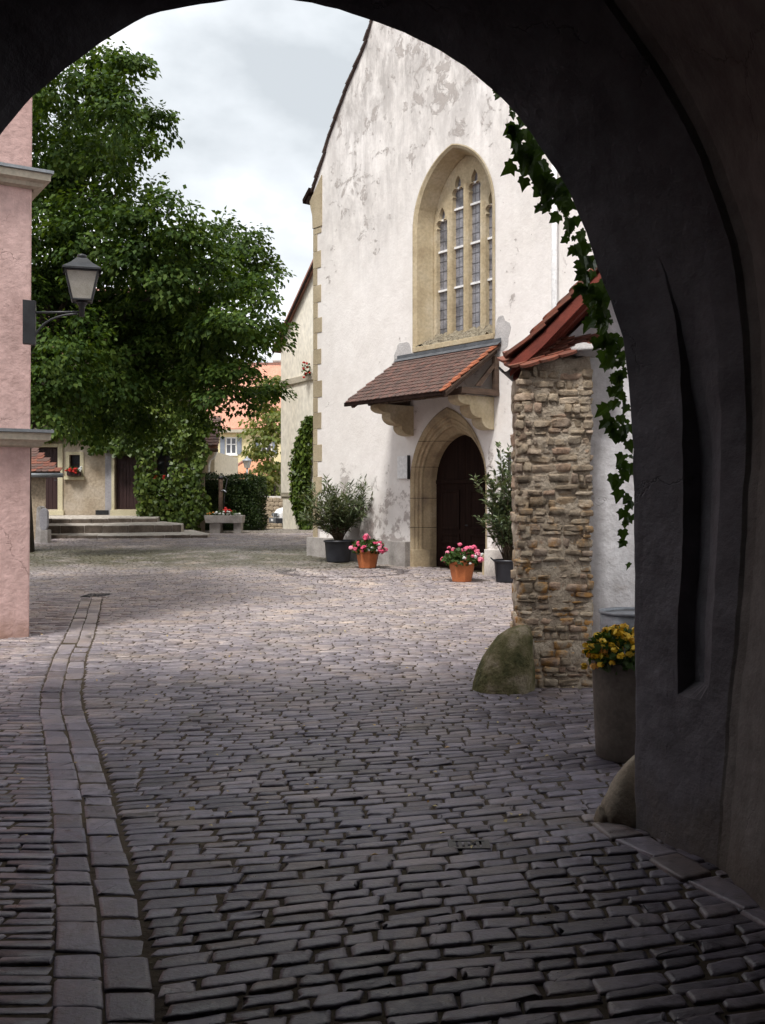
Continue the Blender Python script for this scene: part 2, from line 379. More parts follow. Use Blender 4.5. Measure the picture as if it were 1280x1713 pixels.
M['leaded'] = pmat('leaded', [(0.045, 0.045, 0.055), (0.26, 0.255, 0.275), (0.13, 0.13, 0.145)], 2.2, 0.22, 26, 0.35, 0.01, spec=0.55)
M['trunk'] = pmat('trunk', [(0.035, 0.028, 0.02), (0.085, 0.07, 0.052)], 6, 0.95, 24, 0.9, 0.03, stretch=(3, 3, 0.6))
M['twig'] = pmat('twig', [(0.05, 0.035, 0.022), (0.10, 0.075, 0.05)], 10, 0.9, 50, 0.3, 0.004)
M['litter'] = leafmat('litter', [(0.30, 0.22, 0.08), (0.50, 0.42, 0.22), (0.42, 0.24, 0.10)], 0.05, 0.8)
def tilemat(name, cols, vary=0.35, lichen=0.35):
    m, t, b = newmat(name); v = pos(t)
    c = ramp_out(t, objrand(t), cols, 0.05, 0.95)
    n = noise(t, v, 16, 6); c = mixc(t, mrange(t, n.outputs['Fac'], 0.45, 0.75, 0, lichen * 2), c, (0.10, 0.085, 0.07))
    n2 = noise(t, v, 2.0, 4); c = mixc(t, mrange(t, n2.outputs['Fac'], 0.4, 0.7, 0, lichen), c, (0.085, 0.062, 0.052))
    t.links.new(c, b.inputs['Base Color']); b.inputs['Roughness'].default_value = 0.8; b.inputs['Specular IOR Level'].default_value = 0.25
    bump(t, b, noise(t, v, 60, 5).outputs['Fac'], 0.3, 0.005)
    return m
M['tile_brown'] = tilemat('tile_brown', [(0.075, 0.045, 0.040), (0.135, 0.068, 0.056), (0.105, 0.064, 0.055), (0.16, 0.078, 0.062)], lichen=0.45)
M['tile_red'] = tilemat('tile_red', [(0.20, 0.068, 0.045), (0.27, 0.095, 0.058), (0.17, 0.062, 0.045)], lichen=0.35)
M['tile_orange'] = tilemat('tile_orange', [(0.30, 0.095, 0.045), (0.36, 0.115, 0.055)], lichen=0.25)
def farroof(name, cols, rows=4.0):
    m, t, b = newmat(name); v = pos(t)
    n = noise(t, v, 0.9, 6); c = ramp_out(t, n.outputs['Fac'], cols)
    n2 = noise(t, v, 9, 3); c = mixc(t, 0.3, c, ramp_out(t, n2.outputs['Fac'], [(0.25, 0.10, 0.07), (0.8, 0.42, 0.30)]))
    t.links.new(c, b.inputs['Base Color']); b.inputs['Roughness'].default_value = 0.85
    bump(t, b, n2.outputs['Fac'], 0.4, 0.03)
    return m
M['roof_far'] = farroof('roof_far', [(0.46, 0.21, 0.14), (0.58, 0.29, 0.20)])
M['roof_orange'] = farroof('roof_orange', [(0.46, 0.20, 0.095), (0.56, 0.27, 0.15)])
M['roof_dark'] = farroof('roof_dark', [(0.15, 0.075, 0.06), (0.23, 0.11, 0.085)])
M['tree_leaf'] = leafmat('tree_leaf', [(0.018, 0.040, 0.009), (0.044, 0.084, 0.015), (0.090, 0.138, 0.026)], 0.3, 0.6, spec=0.15)
M['tree_leaf_pale'] = leafmat('tree_leaf_pale', [(0.08, 0.11, 0.022), (0.13, 0.165, 0.035), (0.20, 0.19, 0.06)], 0.35)
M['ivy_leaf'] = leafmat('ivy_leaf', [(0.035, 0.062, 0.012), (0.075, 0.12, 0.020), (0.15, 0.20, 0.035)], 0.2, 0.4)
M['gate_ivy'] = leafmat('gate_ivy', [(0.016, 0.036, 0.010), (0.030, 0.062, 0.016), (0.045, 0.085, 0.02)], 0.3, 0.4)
M['hedge_leaf'] = leafmat('hedge_leaf', [(0.012, 0.026, 0.008), (0.026, 0.05, 0.012), (0.05, 0.075, 0.018)], 0.12)
M['oleander_leaf'] = leafmat('oleander_leaf', [(0.040, 0.060, 0.028), (0.085, 0.115, 0.055), (0.17, 0.20, 0.11)], 0.15, 0.45)
M['geranium_leaf'] = leafmat('geranium_leaf', [(0.03, 0.06, 0.015), (0.06, 0.11, 0.025)], 0.2)
def petal(name, cols):
    m, t, b = newmat(name)
    gi = nd(t, 'ShaderNodeNewGeometry')
    k = math_(t, 'ADD', math_(t, 'MULTIPLY', gi.outputs['Random Per Island'], 0.4), math_(t, 'MULTIPLY', objrand(t), 0.6))
    t.links.new(ramp_out(t, k, cols, 0.1, 0.9), b.inputs['Base Color']); b.inputs['Roughness'].default_value = 0.6
    return m
M['pink_petal'] = petal('pink_petal', [(0.60, 0.05, 0.13), (0.74, 0.11, 0.22), (0.80, 0.34, 0.44)])
M['red_petal'] = petal('red_petal', [(0.45, 0.012, 0.012), (0.62, 0.03, 0.02)])
M['white_petal'] = petal('white_petal', [(0.70, 0.70, 0.66), (0.80, 0.80, 0.78)])
M['yellow_petal'] = petal('yellow_petal', [(0.60, 0.32, 0.01), (0.75, 0.50, 0.02), (0.74, 0.56, 0.06)])
M['orange_petal'] = petal('orange_petal', [(0.55, 0.18, 0.02), (0.6, 0.3, 0.05)])
def stonemat(name, cols, lichen=0.0):
    m, t, b = newmat(name); v = pos(t)
    c = ramp_out(t, objrand(t), cols, 0.0, 1.0)
    n = noise(t, v, 14, 5, 0.6); c = mixc(t, 0.6, c, mixc(t, 1.0, c, ramp_out(t, n.outputs['Fac'], [(0.4,)*3, (1.5,)*3]), 'MULTIPLY'))
    if lichen:
        sep = nd(t, 'ShaderNodeSeparateXYZ'); t.links.new(v, sep.inputs[0])
        n2 = noise(t, v, 6, 5, 0.6)
        k = math_(t, 'MULTIPLY', mrange(t, n2.outputs['Fac'], 0.5, 0.62), mrange(t, sep.outputs['Z'], 1.7, 1.1, 0.12, lichen))
        c = mixc(t, k, c, (0.40, 0.20, 0.045))
    t.links.new(c, b.inputs['Base Color']); b.inputs['Roughness'].default_value = 0.93; b.inputs['Specular IOR Level'].default_value = 0.2
    bump(t, b, noise(t, v, 30, 5, 0.65).outputs['Fac'], 0.9, 0.02)
    return m
M['rubble'] = stonemat('rubble', [(0.27, 0.215, 0.155), (0.42, 0.345, 0.255), (0.33, 0.265, 0.195), (0.48, 0.405, 0.31), (0.40, 0.28, 0.205), (0.32, 0.27, 0.215)], 0.8)
M['wall_rubble'] = stonemat('wall_rubble', [(0.24, 0.19, 0.13), (0.36, 0.29, 0.21), (0.30, 0.24, 0.17)])
def settmat():
    m, t, b = newmat('sett_stone'); v = pos(t)
    at_ = nd(t, 'ShaderNodeAttribute', attribute_name='tint')
    c = ramp_out(t, at_.outputs['Fac'], [(0.055, 0.047, 0.054), (0.110, 0.097, 0.108), (0.160, 0.143, 0.155), (0.225, 0.203, 0.212), (0.155, 0.125, 0.108)], 0.0, 1.0)
    n = noise(t, v, 22, 4, 0.62); c = mixc(t, 0.75, c, mixc(t, 1.0, c, ramp_out(t, n.outputs['Fac'], [(0.5,)*3, (1.4,)*3]), 'MULTIPLY'))
    sep = nd(t, 'ShaderNodeSeparateXYZ'); t.links.new(v, sep.inputs[0])
    pt = noise(t, v, 1.7, 5, 0.65); c = mixc(t, 1.0, c, ramp_out(t, pt.outputs['Fac'], [(0.72, 0.72, 0.80), (1.0, 0.98, 1.0), (1.30, 1.18, 1.02)], 0.32, 0.68), 'MULTIPLY')
    ds = noise(t, v, 9.0, 5, 0.7); c = mixc(t, mrange(t, ds.outputs['Fac'], 0.55, 0.70, 0, 0.38), c, (0.085, 0.068, 0.052))
    c = mixc(t, 1.0, c, (0.86, 0.88, 1.0), 'MULTIPLY')
    # open yard's brighter light painted into the setts: paler, warmer farther out
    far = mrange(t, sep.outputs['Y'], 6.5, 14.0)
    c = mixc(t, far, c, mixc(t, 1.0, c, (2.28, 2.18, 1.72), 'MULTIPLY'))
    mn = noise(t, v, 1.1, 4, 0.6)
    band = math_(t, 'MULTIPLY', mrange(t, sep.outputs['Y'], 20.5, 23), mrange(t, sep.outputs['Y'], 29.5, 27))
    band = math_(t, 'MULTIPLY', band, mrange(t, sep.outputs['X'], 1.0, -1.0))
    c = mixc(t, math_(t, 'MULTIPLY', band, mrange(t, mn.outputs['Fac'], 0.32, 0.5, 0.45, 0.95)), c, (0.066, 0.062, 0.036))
    mo = math_(t, 'MULTIPLY', mrange(t, mn.outputs['Fac'], 0.54, 0.72), 0.35)
    c = mixc(t, mo, c, (0.12, 0.10, 0.055))
    t.links.new(c, b.inputs['Base Color'])
    t.links.new(mrange(t, n.outputs['Fac'], 0.3, 0.7, 0.27, 0.58), b.inputs['Roughness'])
    b.inputs['Specular IOR Level'].default_value = 0.45
    bump(t, b, mixc(t, 0.5, noise(t, v, 38, 4, 0.65).outputs['Fac'], ds.outputs['Fac']), 0.6, 0.014)
    return m
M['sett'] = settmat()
def groundmat():
    m, t, b = newmat('joint_earth'); v = pos(t)
    n = noise(t, v, 5, 7, 0.6); c = ramp_out(t, n.outputs['Fac'], [(0.026, 0.020, 0.014), (0.060, 0.045, 0.030), (0.044, 0.038, 0.020)])
    vo = nd(t, 'ShaderNodeTexVoronoi', {'Scale': 9.0, 'Randomness': 0.9}); t.links.new(v, vo.inputs['Vector'])
    vd = nd(t, 'ShaderNodeTexVoronoi', {'Scale': 9.0, 'Randomness': 0.9}, feature='DISTANCE_TO_EDGE'); t.links.new(v, vd.inputs['Vector'])
    sc = nd(t, 'ShaderNodeSeparateXYZ'); t.links.new(vo.outputs['Color'], sc.inputs[0])
    cob = ramp_out(t, sc.outputs['X'], [(0.20, 0.18, 0.165), (0.34, 0.31, 0.28), (0.27, 0.235, 0.20)], 0, 1)
    edge = mrange(t, vd.outputs['Distance'], 0.02, 0.10)
    cob = mixc(t, edge, c, cob)
    sep = nd(t, 'ShaderNodeSeparateXYZ'); t.links.new(v, sep.inputs[0])
    far = mrange(t, sep.outputs['Y'], 33.0, 35.5)
    c = mixc(t, far, c, cob)
    t.links.new(c, b.inputs['Base Color']); b.inputs['Roughness'].default_value = 0.9; b.inputs['Specular IOR Level'].default_value = 0.2
    bump(t, b, mixc(t, math_(t, 'MULTIPLY', far, 0.8), noise(t, v, 30, 6).outputs['Fac'], edge), 0.6, 0.02)
    return m
M['ground'] = groundmat()

# ------------------------------------------------------------------ ground
ys = list(np.concatenate([np.linspace(-60, 0, 7), np.linspace(2, 60, 59), np.array([70, 90, 130, 200, 400, 900])]))
xs = [-900, -300, -100, -50, -25, -12, -6, 0, 6, 12, 25, 50, 100, 300, 900]
mb = MB(); mb.loft([[(x, y, g(y) - 0.0062) for x in xs] for y in ys])
courtyard = mb.build('courtyard_ground', M['ground'], smooth=True)
tag(courtyard, 'cobbled courtyard of small worn grey setts', kind='structure')

GUT = [(0.5, -0.10), (2.0, -0.52), (3.53, -0.978), (3.89, -1.088), (4.52, -1.302), (5.46, -1.616), (5.97, -1.80), (6.77, -2.09), (7.66, -2.42), (8.4, -2.66), (9.07, -2.84), (10.4, -3.2), (11.6, -3.47), (13.5, -3.95), (16.3, -4.67), (18, -5.1), (40, -5.1)]
GY = np.array([a for a, b in GUT]); GX = np.array([b for a, b in GUT])
def gutter_x(Y): return np.interp(Y, GY, GX)
def gv(Y): return np.array([g(y) for y in np.ravel(Y)]).reshape(np.shape(Y))

def Tmap(s, v):
    a = np.interp(v, [5.2, 9.5, 14], [1.0, 0.42, 0.2]); k = np.clip(s + 2.2, -1, 5.5)
    return a * (0.20 * k + 0.018 * k * np.abs(k)) + 0.030 * np.sin(1.3 * s + 0.8 * v) + 0.016 * np.sin(3.1 * s - 1.7 * v)

def make_setts(s, v, hw, hd, npt, tint, mapf, jit=0.12, htop=0.006, expo=0.34):
    """s,v,hw,hd,tint arrays -> (V (N,k,3), nring, npt)"""
    N = len(s)
    per = max(1, (npt - 2) // 4) if npt >= 10 else npt // 4
    sg = [(1, 1), (-1, 1), (-1, -1), (1, -1)]
    cj = rng.normal(0, jit, (N, 4, 2))                       # every stone is an uneven four-sided block
    rad = np.minimum(rng.uniform(.007, .020, N), hd * .45)
    hz = np.maximum(rng.normal(0, htop, N), -.003); tx = rng.normal(0, 0.012, N); ty = rng.normal(0, 0.016, N)
    ej = rng.normal(0, .0028, (N, npt, 2))
    rings = []
    lv = [(0.0, -0.045), (0.001, -0.006), (0.0055, 0.0)] + ([(0.020, 0.0016)] if npt >= 10 else [])
    for inset, z in lv:
        A_ = []; B_ = []; idx = 0
        for c_, (sx_, sy_) in enumerate(sg):
            ih = np.minimum(inset, hd * .5); cx = sx_ * (hw * (1 + cj[:, c_, 0] * .35) - ih); cy = sy_ * (hd * (1 + cj[:, c_, 1]) - ih)
            r_ = (rad if per > 1 else rad * .3) * (.6 if inset > .01 else 1)
            a0 = [0, 90, 180, 270][c_]
            for q_ in range(per):
                an = R(a0 + (90 * (q_ + .5) / per))
                A_.append(cx - sx_ * r_ + r_ * math.cos(an)); B_.append(cy - sy_ * r_ + r_ * math.sin(an))
            if npt >= 10 and c_ in (0, 2):                     # a point halfway along each long side
                sx2, sy2 = sg[c_ + 1]
                A_.append(ej[:, c_, 0] * 6); B_.append(sy_ * (hd * (1 + .5 * (cj[:, c_, 1] + cj[:, c_ + 1, 1])) - ih) + ej[:, c_, 1])
        a = np.stack(A_, 1) + ej[:, :, 0]; b = np.stack(B_, 1) + ej[:, :, 1]
        S = s[:, None] + a; Vv = v[:, None] + b
        X, Y = mapf(S, Vv)
        Z = gv_fast(Y) + hz[:, None] + z + (tx[:, None] * a + ty[:, None] * b if z > -0.03 else 0)
        rings.append(np.stack([X, Y, Z], -1))
    return np.concatenate(rings, 1)
GT = np.linspace(-5, 60, 2601); GTZ = np.array([g(y) for y in GT])
def gv_fast(Y): return np.interp(Y, GT, GTZ)

def sett_faces(n, nr=3):
    fs = []
    for r in range(nr - 1):
        for k in range(n): fs.append((r*n+k, r*n+(k+1)%n, (r+1)*n+(k+1)%n, (r+1)*n+k))
    fs.append(tuple(range((nr - 1) * n, nr * n)))
    return fs

def joined_setts(name, Vs, npts, tints):
    VV = []; loops = []; starts = []; tt = []; vb = 0; lb = 0
    for V, n, tn in zip(Vs, npts, tints):
        N, k, _ = V.shape
        fs = sett_faces(n, k // n); flat = np.concatenate([np.array(f) for f in fs]); ln = np.array([len(f) for f in fs])
        base = vb + np.arange(N)[:, None] * k
        loops.append((base + flat[None]).ravel())
        st = np.concatenate([[0], np.cumsum(ln)[:-1]])
        starts.append((lb + np.arange(N)[:, None] * ln.sum() + st[None]).ravel())
        VV.append(V.reshape(-1, 3)); tt.append(np.repeat(tn, k)); vb += N * k; lb += N * ln.sum()
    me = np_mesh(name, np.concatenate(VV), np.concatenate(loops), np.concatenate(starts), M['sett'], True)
    a = me.attributes.new('tint', 'FLOAT', 'POINT'); a.data.foreach_set('value', np.concatenate(tt).astype(np.float32))
    return me
def single_sett(name, V, n, tint, parent):
    me = bpy.data.meshes.new(name); o = V.mean(0)
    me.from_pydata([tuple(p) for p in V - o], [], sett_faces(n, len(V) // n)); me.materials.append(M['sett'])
    me.polygons.foreach_set('use_smooth', [True] * len(me.polygons))
    a = me.attributes.new('tint', 'FLOAT', 'POINT'); a.data.foreach_set('value', np.full(len(V), tint, np.float32))
    return link_mesh(name, me, parent, Matrix.Translation(Vector(o)))

def tint_of(n): return np.clip(rng.beta(1.7, 1.9, n) * 0.82 + (rng.random(n) < 0.10) * 0.3, 0, 1)

# main field
rows = []; v = 0.2
while v < 35:
    d = random.uniform(0.070, 0.108) if v < 9 else random.uniform(0.072, 0.108)
    half = 0.385 * (v + 1.5) + 1.1
    s0 = -1.0; Yg = v
    for _ in range(4):
        s0 = float(gutter_x(Yg)) + 0.168; Yg = v + float(Tmap(s0, v))
    s = s0 if Yg < 16.3 else -half + random.uniform(-.2, 0)
    smax = min(half, 5.0)
    while s < smax:
        w = random.choice((random.uniform(0.11, 0.16), random.uniform(0.14, 0.22), random.uniform(0.18, 0.30)))
        if v > 19: w *= 0.75
        rows.append((s + w / 2, v + d / 2, w / 2, d / 2)); s += w
    v += d
A = np.array(rows)
S_, V_, HW, HD = A.T
Xc = S_; Yc = V_ + Tmap(S_, V_)
# gap where the gutter runs; two fields either side of it
gx = gutter_x(Yc)
main = (Xc > gx + 0.10) | (Yc > 16.2)
left = (Xc < gx - 0.20) & (Yc <= 16.4)
churchP = np.array([1.606, 21.0]); churchN = np.array([-0.785, -0.619])
inside = (((np.stack([Xc, Yc], -1) - churchP) @ churchN) < -0.3) & (((np.stack([Xc, Yc], -1) - churchP) @ np.array([.619, -.785])) > -5.3)
annex = (Xc > 1.9) & (Yc > 9.6) & (Xc > 1.9 + 0.26 * (Yc - 9.6))
gatem = (Xc > 1.75 + 0.0 * Yc) & (Yc < 4.9)
keep = main & ~inside & ~annex & ~gatem
S_, V_, HW, HD, Xc, Yc = [a[keep] for a in (S_, V_, HW, HD, Xc, Yc)]
V_ = V_ + rng.normal(0, .004, len(V_)); HD = HD * rng.uniform(.95, 1.03, len(HD))
gap = rng.uniform(0.0015, 0.0055, len(S_))
HW = HW * rng.uniform(.965, 1.0, len(HW))
tn = tint_of(len(S_)); tn = 0.52 + (tn - 0.52) * np.interp(Yc, [7, 14], [1.0, 0.45])
# the inlaid stone ring and the band of setts in the yard
ringd = np.abs(np.hypot((Xc - at(575, 966, 0).x - (-0.80)) / 1.25, (Yc - 21.0) / 1.1) - 1.0)
tn = np.where(ringd < 0.085, 0.0, tn)
dl = np.abs((Xc + 1.3) * 0.80 + (Yc - 20.3) * 0.60 - 0.0)
tn = np.where((np.abs(Xc + 2.3 + (Yc - 22.5) * 0.55) < 0.10) & (Yc > 18.5) & (Yc < 27), 0.72, tn)
def mmap(s, v): return s, v + Tmap(s, v)
near = Yc < 7.0; mid = (Yc >= 7.0) & (Yc < 13); far = Yc >= 13
Vn = make_setts(S_[near], V_[near], HW[near] - gap[near], HD[near] - gap[near] * .8, 14, None, mmap, 0.10, 0.0030)
Vm = make_setts(S_[mid], V_[mid], HW[mid] - gap[mid], HD[mid] - gap[mid] * .8, 8, None, mmap, 0.10, 0.0032)
Vf = make_setts(S_[far], V_[far], HW[far] - gap[far] * 1.2, HD[far] - gap[far] * 1.2, 8, None, mmap, 0.10, 0.005)
cx_ = Xc[near]; cy_ = Yc[near]; px = 640 + F * cx_ / cy_; py = HZ + F * EYE / cy_
score = HW[near] * HD[near] / cy_ ** 3
hid = (px < -20) | (px > 1290) | (py > 1725) | ((cx_ > 1.15) & (cy_ > 4.9)) | (cx_ > 1.22 + (4.95 - cy_) * 0.42)
score = np.where(hid, -1, score)
order = np.argsort(-score)[:300]; sel = np.zeros(len(cx_), bool); sel[order] = True; sel &= score > 0
tnn = tn[near]
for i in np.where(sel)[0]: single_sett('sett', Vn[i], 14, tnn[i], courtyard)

# left field beyond the gutter: thinner, longer courses
rows = []; v = 1.0
while v < 16.4:
    d = random.uniform(0.055, 0.082); s = float(gutter_x(v + d / 2)) - 0.17; send = -0.38 * v - 2.0
    while s > send:
        w = random.uniform(0.13, 0.30); rows.append((s - w / 2, v + d / 2, w / 2, d / 2)); s -= w
    v += d
A = np.array(rows); s2, v2, w2, d2 = A.T
def lmap(s, v): return s, v + 0.02 * np.sin(2 * s + v)
gp2 = rng.uniform(0.002, 0.006, len(s2))
Vl = make_setts(s2, v2, w2 - gp2, d2 - gp2, 8, None, lmap, 0.10, 0.006)
tl = np.clip(tint_of(len(s2)) * 0.9 + 0.1, 0, 1)
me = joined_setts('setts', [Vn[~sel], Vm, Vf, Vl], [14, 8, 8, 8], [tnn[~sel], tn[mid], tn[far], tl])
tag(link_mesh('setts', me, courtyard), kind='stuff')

# gutter: two lines of squarish stones
for lane in (-1, 1):
    Yg = 1.2 + (0.05 if lane > 0 else 0)
    while Yg < 16.2:
        L_ = random.uniform(0.13, 0.26) if Yg < 9 else random.uniform(0.25, 0.42)
        yc = Yg + L_ / 2
        off = lane * 0.083
        def gm(s, v): return gutter_x(v) + s, v
        V = make_setts(np.array([off]), np.array([yc]), np.array([0.080 + random.uniform(-.004, .002)]), np.array([L_ / 2 - 0.004]), 14, None, gm, 0.05, 0.003)[0]
        V[:, 2] -= 0.002
        single_sett('gutter_stone', V, 14, float(np.clip(rng.beta(3, 2.2) * .8, 0, 1)), courtyard)
        Yg += L_
# kerb of larger flat stones along the gate's right jamb
jx0, jy0, jx1, jy1 = 1.10, 5.02, 1.70, 3.35
tpos = 0.0; Lk = math.hypot(jx1 - jx0, jy1 - jy0); ux, uy = (jx1 - jx0) / Lk, (jy1 - jy0) / Lk
while tpos < Lk:
    w = random.uniform(0.20, 0.34)
    def km(s, v): return jx0 + ux * s - uy * v * -1 * -1, jy0 + uy * s + ux * v
    V = make_setts(np.array([tpos + w / 2]), np.array([-0.02 + random.uniform(-.01, .01)]), np.array([w / 2 - 0.008]), np.array([0.085]), 14, None, lambda s, v: (jx0 + ux * s - uy * v, jy0 + uy * s + ux * v), 0.16, 0.003)[0]
    V[:, 2] += 0.012
    single_sett('edging_stone', V, 14, random.uniform(0.75, 1.0), courtyard)
    tpos += w

# fallen petals and leaf scraps
N = 420
Yl = rng.uniform(4.5, 26, N); Xl = rng.uniform(-0.36, 0.30, N) * Yl
inside = ((np.stack([Xl, Yl], -1) - churchP) @ churchN) < 0.2
Yl, Xl = Yl[~inside], Xl[~inside]; N = len(Yl)
P = np.stack([Xl, Yl, gv_fast(Yl) + 0.014], -1)
ax = np.stack([rng.normal(0, 1, N), rng.normal(0, 1, N), rng.normal(0, .15, N)], -1)
lit = leaves('leaf_litter', P, ax, np.tile([0, 0, 1.0], (N, 1)) + rng.normal(0, .2, (N, 3)), rng.uniform(.015, .045, N), rng.uniform(.01, .03, N), M['litter'], None)
tag(lit, 'scattered fallen petals and leaf scraps on the setts', 'litter', kind='stuff')

# ------------------------------------------------------------------ gatehouse (we stand in its passage)
GYF, GYB = 4.95, 4.42
prof_px = [(1061,1386),(1061,1300),(1061,1200),(1061,1100),(1061,1000),(1061,920),(1060,850),(1058,770),(1055,700),(1048,625),(1038,560),(1022,500),(1002,445),(982,388),(958,332),(930,283),(898,236),(866,193),(830,155),(777,111),(720,76),(670,52),(620,31),(565,13),(510,2),(470,-3),(430,-4),(390,-2),(350,3),(300,12),(250,28),(210,46),(170,70),(110,112),(60,156),(28,192),(0,227),(-50,300),(-95,385),(-135,480),(-165,590),(-185,710),(-195,840),(-200,960),(-200,1100),(-200,1386)]
profA = [Vector(((x - 640) / F * GYF, 0, EYE + (HZ - y) / F * GYF)) for x, y in prof_px]
for p in (profA[0], profA[-1]): p.z = -0.05
def resample(pts, n):
    d = [0]
    for i in range(1, len(pts)): d.append(d[-1] + (pts[i] - pts[i - 1]).length)
    out = []
    for k in range(n):
        q = d[-1] * k / (n - 1); i = max(j for j in range(len(d)) if d[j] <= q + 1e-9); i = min(i, len(pts) - 2)
        out.append(pts[i].lerp(pts[i + 1], (q - d[i]) / max(d[i + 1] - d[i], 1e-9)))
    return out
profA = resample(profA, 150)
nrmA = []
for i in range(len(profA)):
    t = (profA[min(i + 3, len(profA) - 1)] - profA[max(i - 3, 0)]).normalized()
    nrmA.append(Vector((t.z, 0, -t.x)))
if nrmA[3].x < 0: nrmA = [-n for n in nrmA]
def offA(o0, o1, Y):
    out = []
    for i, (p, n) in enumerate(zip(profA, nrmA)):
        k = min(max(p.z / 2.6, 0), 1); o = o0 + (o1 - o0) * k
        w = 0.013 * mnoise.noise(Vector((p.x * 2.3, Y * 3, p.z * 2.3))) + 0.007 * mnoise.noise(Vector((p.x * 9, Y * 9, p.z * 9)))
        q = p + n * (o + w); out.append(Vector((q.x, Y, max(q.z, -0.05) if i not in (0, len(profA) - 1) else -0.05)))
    return out
gate = thing('gatehouse', (0.0, 4.95, 0.0), 'dark plastered gateway arch we look out through, framing the courtyard', 'gateway')
mb = MB(); rowsG = []
for s_ in (0.0, 0.012, 0.03, 0.1, 0.2, 0.3, 0.4, 0.44, 0.48, 0.487, 0.54, 0.6, 0.66, 0.72, 0.78, 0.8, 0.9, 0.985, 1.0):
    Y = GYF + (GYB - GYF) * s_
    r = offA(0.225 * s_ - (0.0 if s_ > 0.02 else -0.006 * (1 - s_ / .02)), 0.42 * s_, Y)
    if 0.48 < s_ < 0.8:                                  # long slot cut into the right-hand reveal
        for i, p in enumerate(r):
            if profA[i].x > 0 and 0.70 < profA[i].z < 2.75:
                k = min(1, (profA[i].z - 0.70) / 0.035, (2.75 - profA[i].z) / 0.9)
                r[i] = p + Vector((0.075 * max(k, 0) ** 1.6 * min(1, (0.80 - s_) / .22), 0, 0))
    rowsG.append(r)
mb.loft(rowsG)
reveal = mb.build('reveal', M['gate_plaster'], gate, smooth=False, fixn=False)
bpy.context.view_layer.update()
mb = MB()
mb.loft([offA(0.225, 0.42, GYB), offA(0.232, 0.45, GYB - .012), offA(0.245, 0.475, GYB - .07)])
mb.loft([offA(0.245, 0.475, Y) for Y in np.linspace(GYB - .07, 3.1, 8)] + [offA(0.36, 0.62, 3.0)] + [offA(0.46, 0.75, Y) for Y in np.linspace(2.9, -7.0, 14)])
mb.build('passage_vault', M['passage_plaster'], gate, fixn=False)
WX0, WX1, WH = -5.2, 5.2, 8.2
A0 = offA(0.006, 0.0, GYF)
poly = [(WX0, -0.05)] + [(p.x, p.z) for p in A0[::-1]] + [(WX1, -0.05), (WX1, WH), (WX0, WH)]
V2, T2 = fill_with_holes(poly, [])
mb = MB(); mb.add([(a, GYF, b) for a, b in V2], T2); mb.build('outer_wall', M['gate_outside'], gate)
B0 = offA(0.46, 0.75, -7.0)
poly = [(WX0, -0.05)] + [(p.x, p.z) for p in B0[::-1]] + [(WX1, -0.05), (WX1, WH), (WX0, WH)]
V2, T2 = fill_with_holes(poly, [])
mb = MB(); mb.add([(a, -7.0, b) for a, b in V2], T2); mb.build('rear_wall', M['gate_outside'], gate)
mb = MB()
mb.add([(WX0, GYF, -.05), (WX0, -7, -.05), (WX0, -7, WH), (WX0, GYF, WH)], [(0, 1, 2, 3)])
mb.build('side_wall', M['gate_outside'], gate); mb = MB()
mb.add([(WX1, GYF, -.05), (WX1, -7, -.05), (WX1, -7, WH), (WX1, GYF, WH)], [(0, 1, 2, 3)])
mb.build('side_wall', M['gate_outside'], gate)
mb = MB(); mb.prism([(WX0 - .3, GYF + .3, WH), (WX1 + .3, GYF + .3, WH), (WX1 + .3, (GYF - 7) / 2, WH + 2.2), (WX0 - .3, (GYF - 7) / 2, WH + 2.2)], (0, 0, .12))
mb.prism([(WX0 - .3, -7.3, WH), (WX1 + .3, -7.3, WH), (WX1 + .3, (GYF - 7) / 2, WH + 2.2), (WX0 - .3, (GYF - 7) / 2, WH + 2.2)], (0, 0, .12))
mb.build('roof', M['roof_dark'], gate)

for sgn in (-1, 1):  # unseen panels added to close the passage rear and keep light out
    mb = MB(); xc = -.61; x0, x1 = (xc - 2.75, xc - .01) if sgn < 0 else (xc + .01, xc + 2.75)
    mb.box((x0, -6.75, -.02), (x1, -6.67, 5.0))
    mb.build('rear_light_block', M['dark_wood'], gate)
# rounded guard stone at the foot of the right jamb
def blob(c, r, seed, amp=0.12, nu=14, nv=9, freq=2.0, flat=0.0, sq=1.0):
    vs = []; fs = []; c = Vector(c); r = Vector(r)
    for j in range(nv + 1):
        ph = math.pi * j / nv
        for i in range(nu):
            th = 2 * math.pi * i / nu
            d = Vector((math.sin(ph) * math.cos(th), math.sin(ph) * math.sin(th), math.cos(ph)))
            e_ = Vector([math.copysign(abs(x) ** sq, x) for x in d])
            k = 1 + amp * mnoise.noise(d * freq + Vector((seed * 7.3, seed * 1.7, seed * 3.1))) + amp * .4 * mnoise.noise(d * freq * 3 + Vector((seed, 5, 2)))
            vs.append(c + Vector((e_.x * r.x, e_.y * r.y, e_.z * r.z)) * k)
    for j in range(nv):
        for i in range(nu): fs.append((j*nu+i, (j+1)*nu+i, (j+1)*nu+(i+1)%nu, j*nu+(i+1)%nu))
    return vs, fs
guard = thing('guard_stone', (1.17, 5.02, 0), 'worn rounded guard stone at the foot of the right gate jamb', 'guard stone')
mb = MB(); rowsS = []
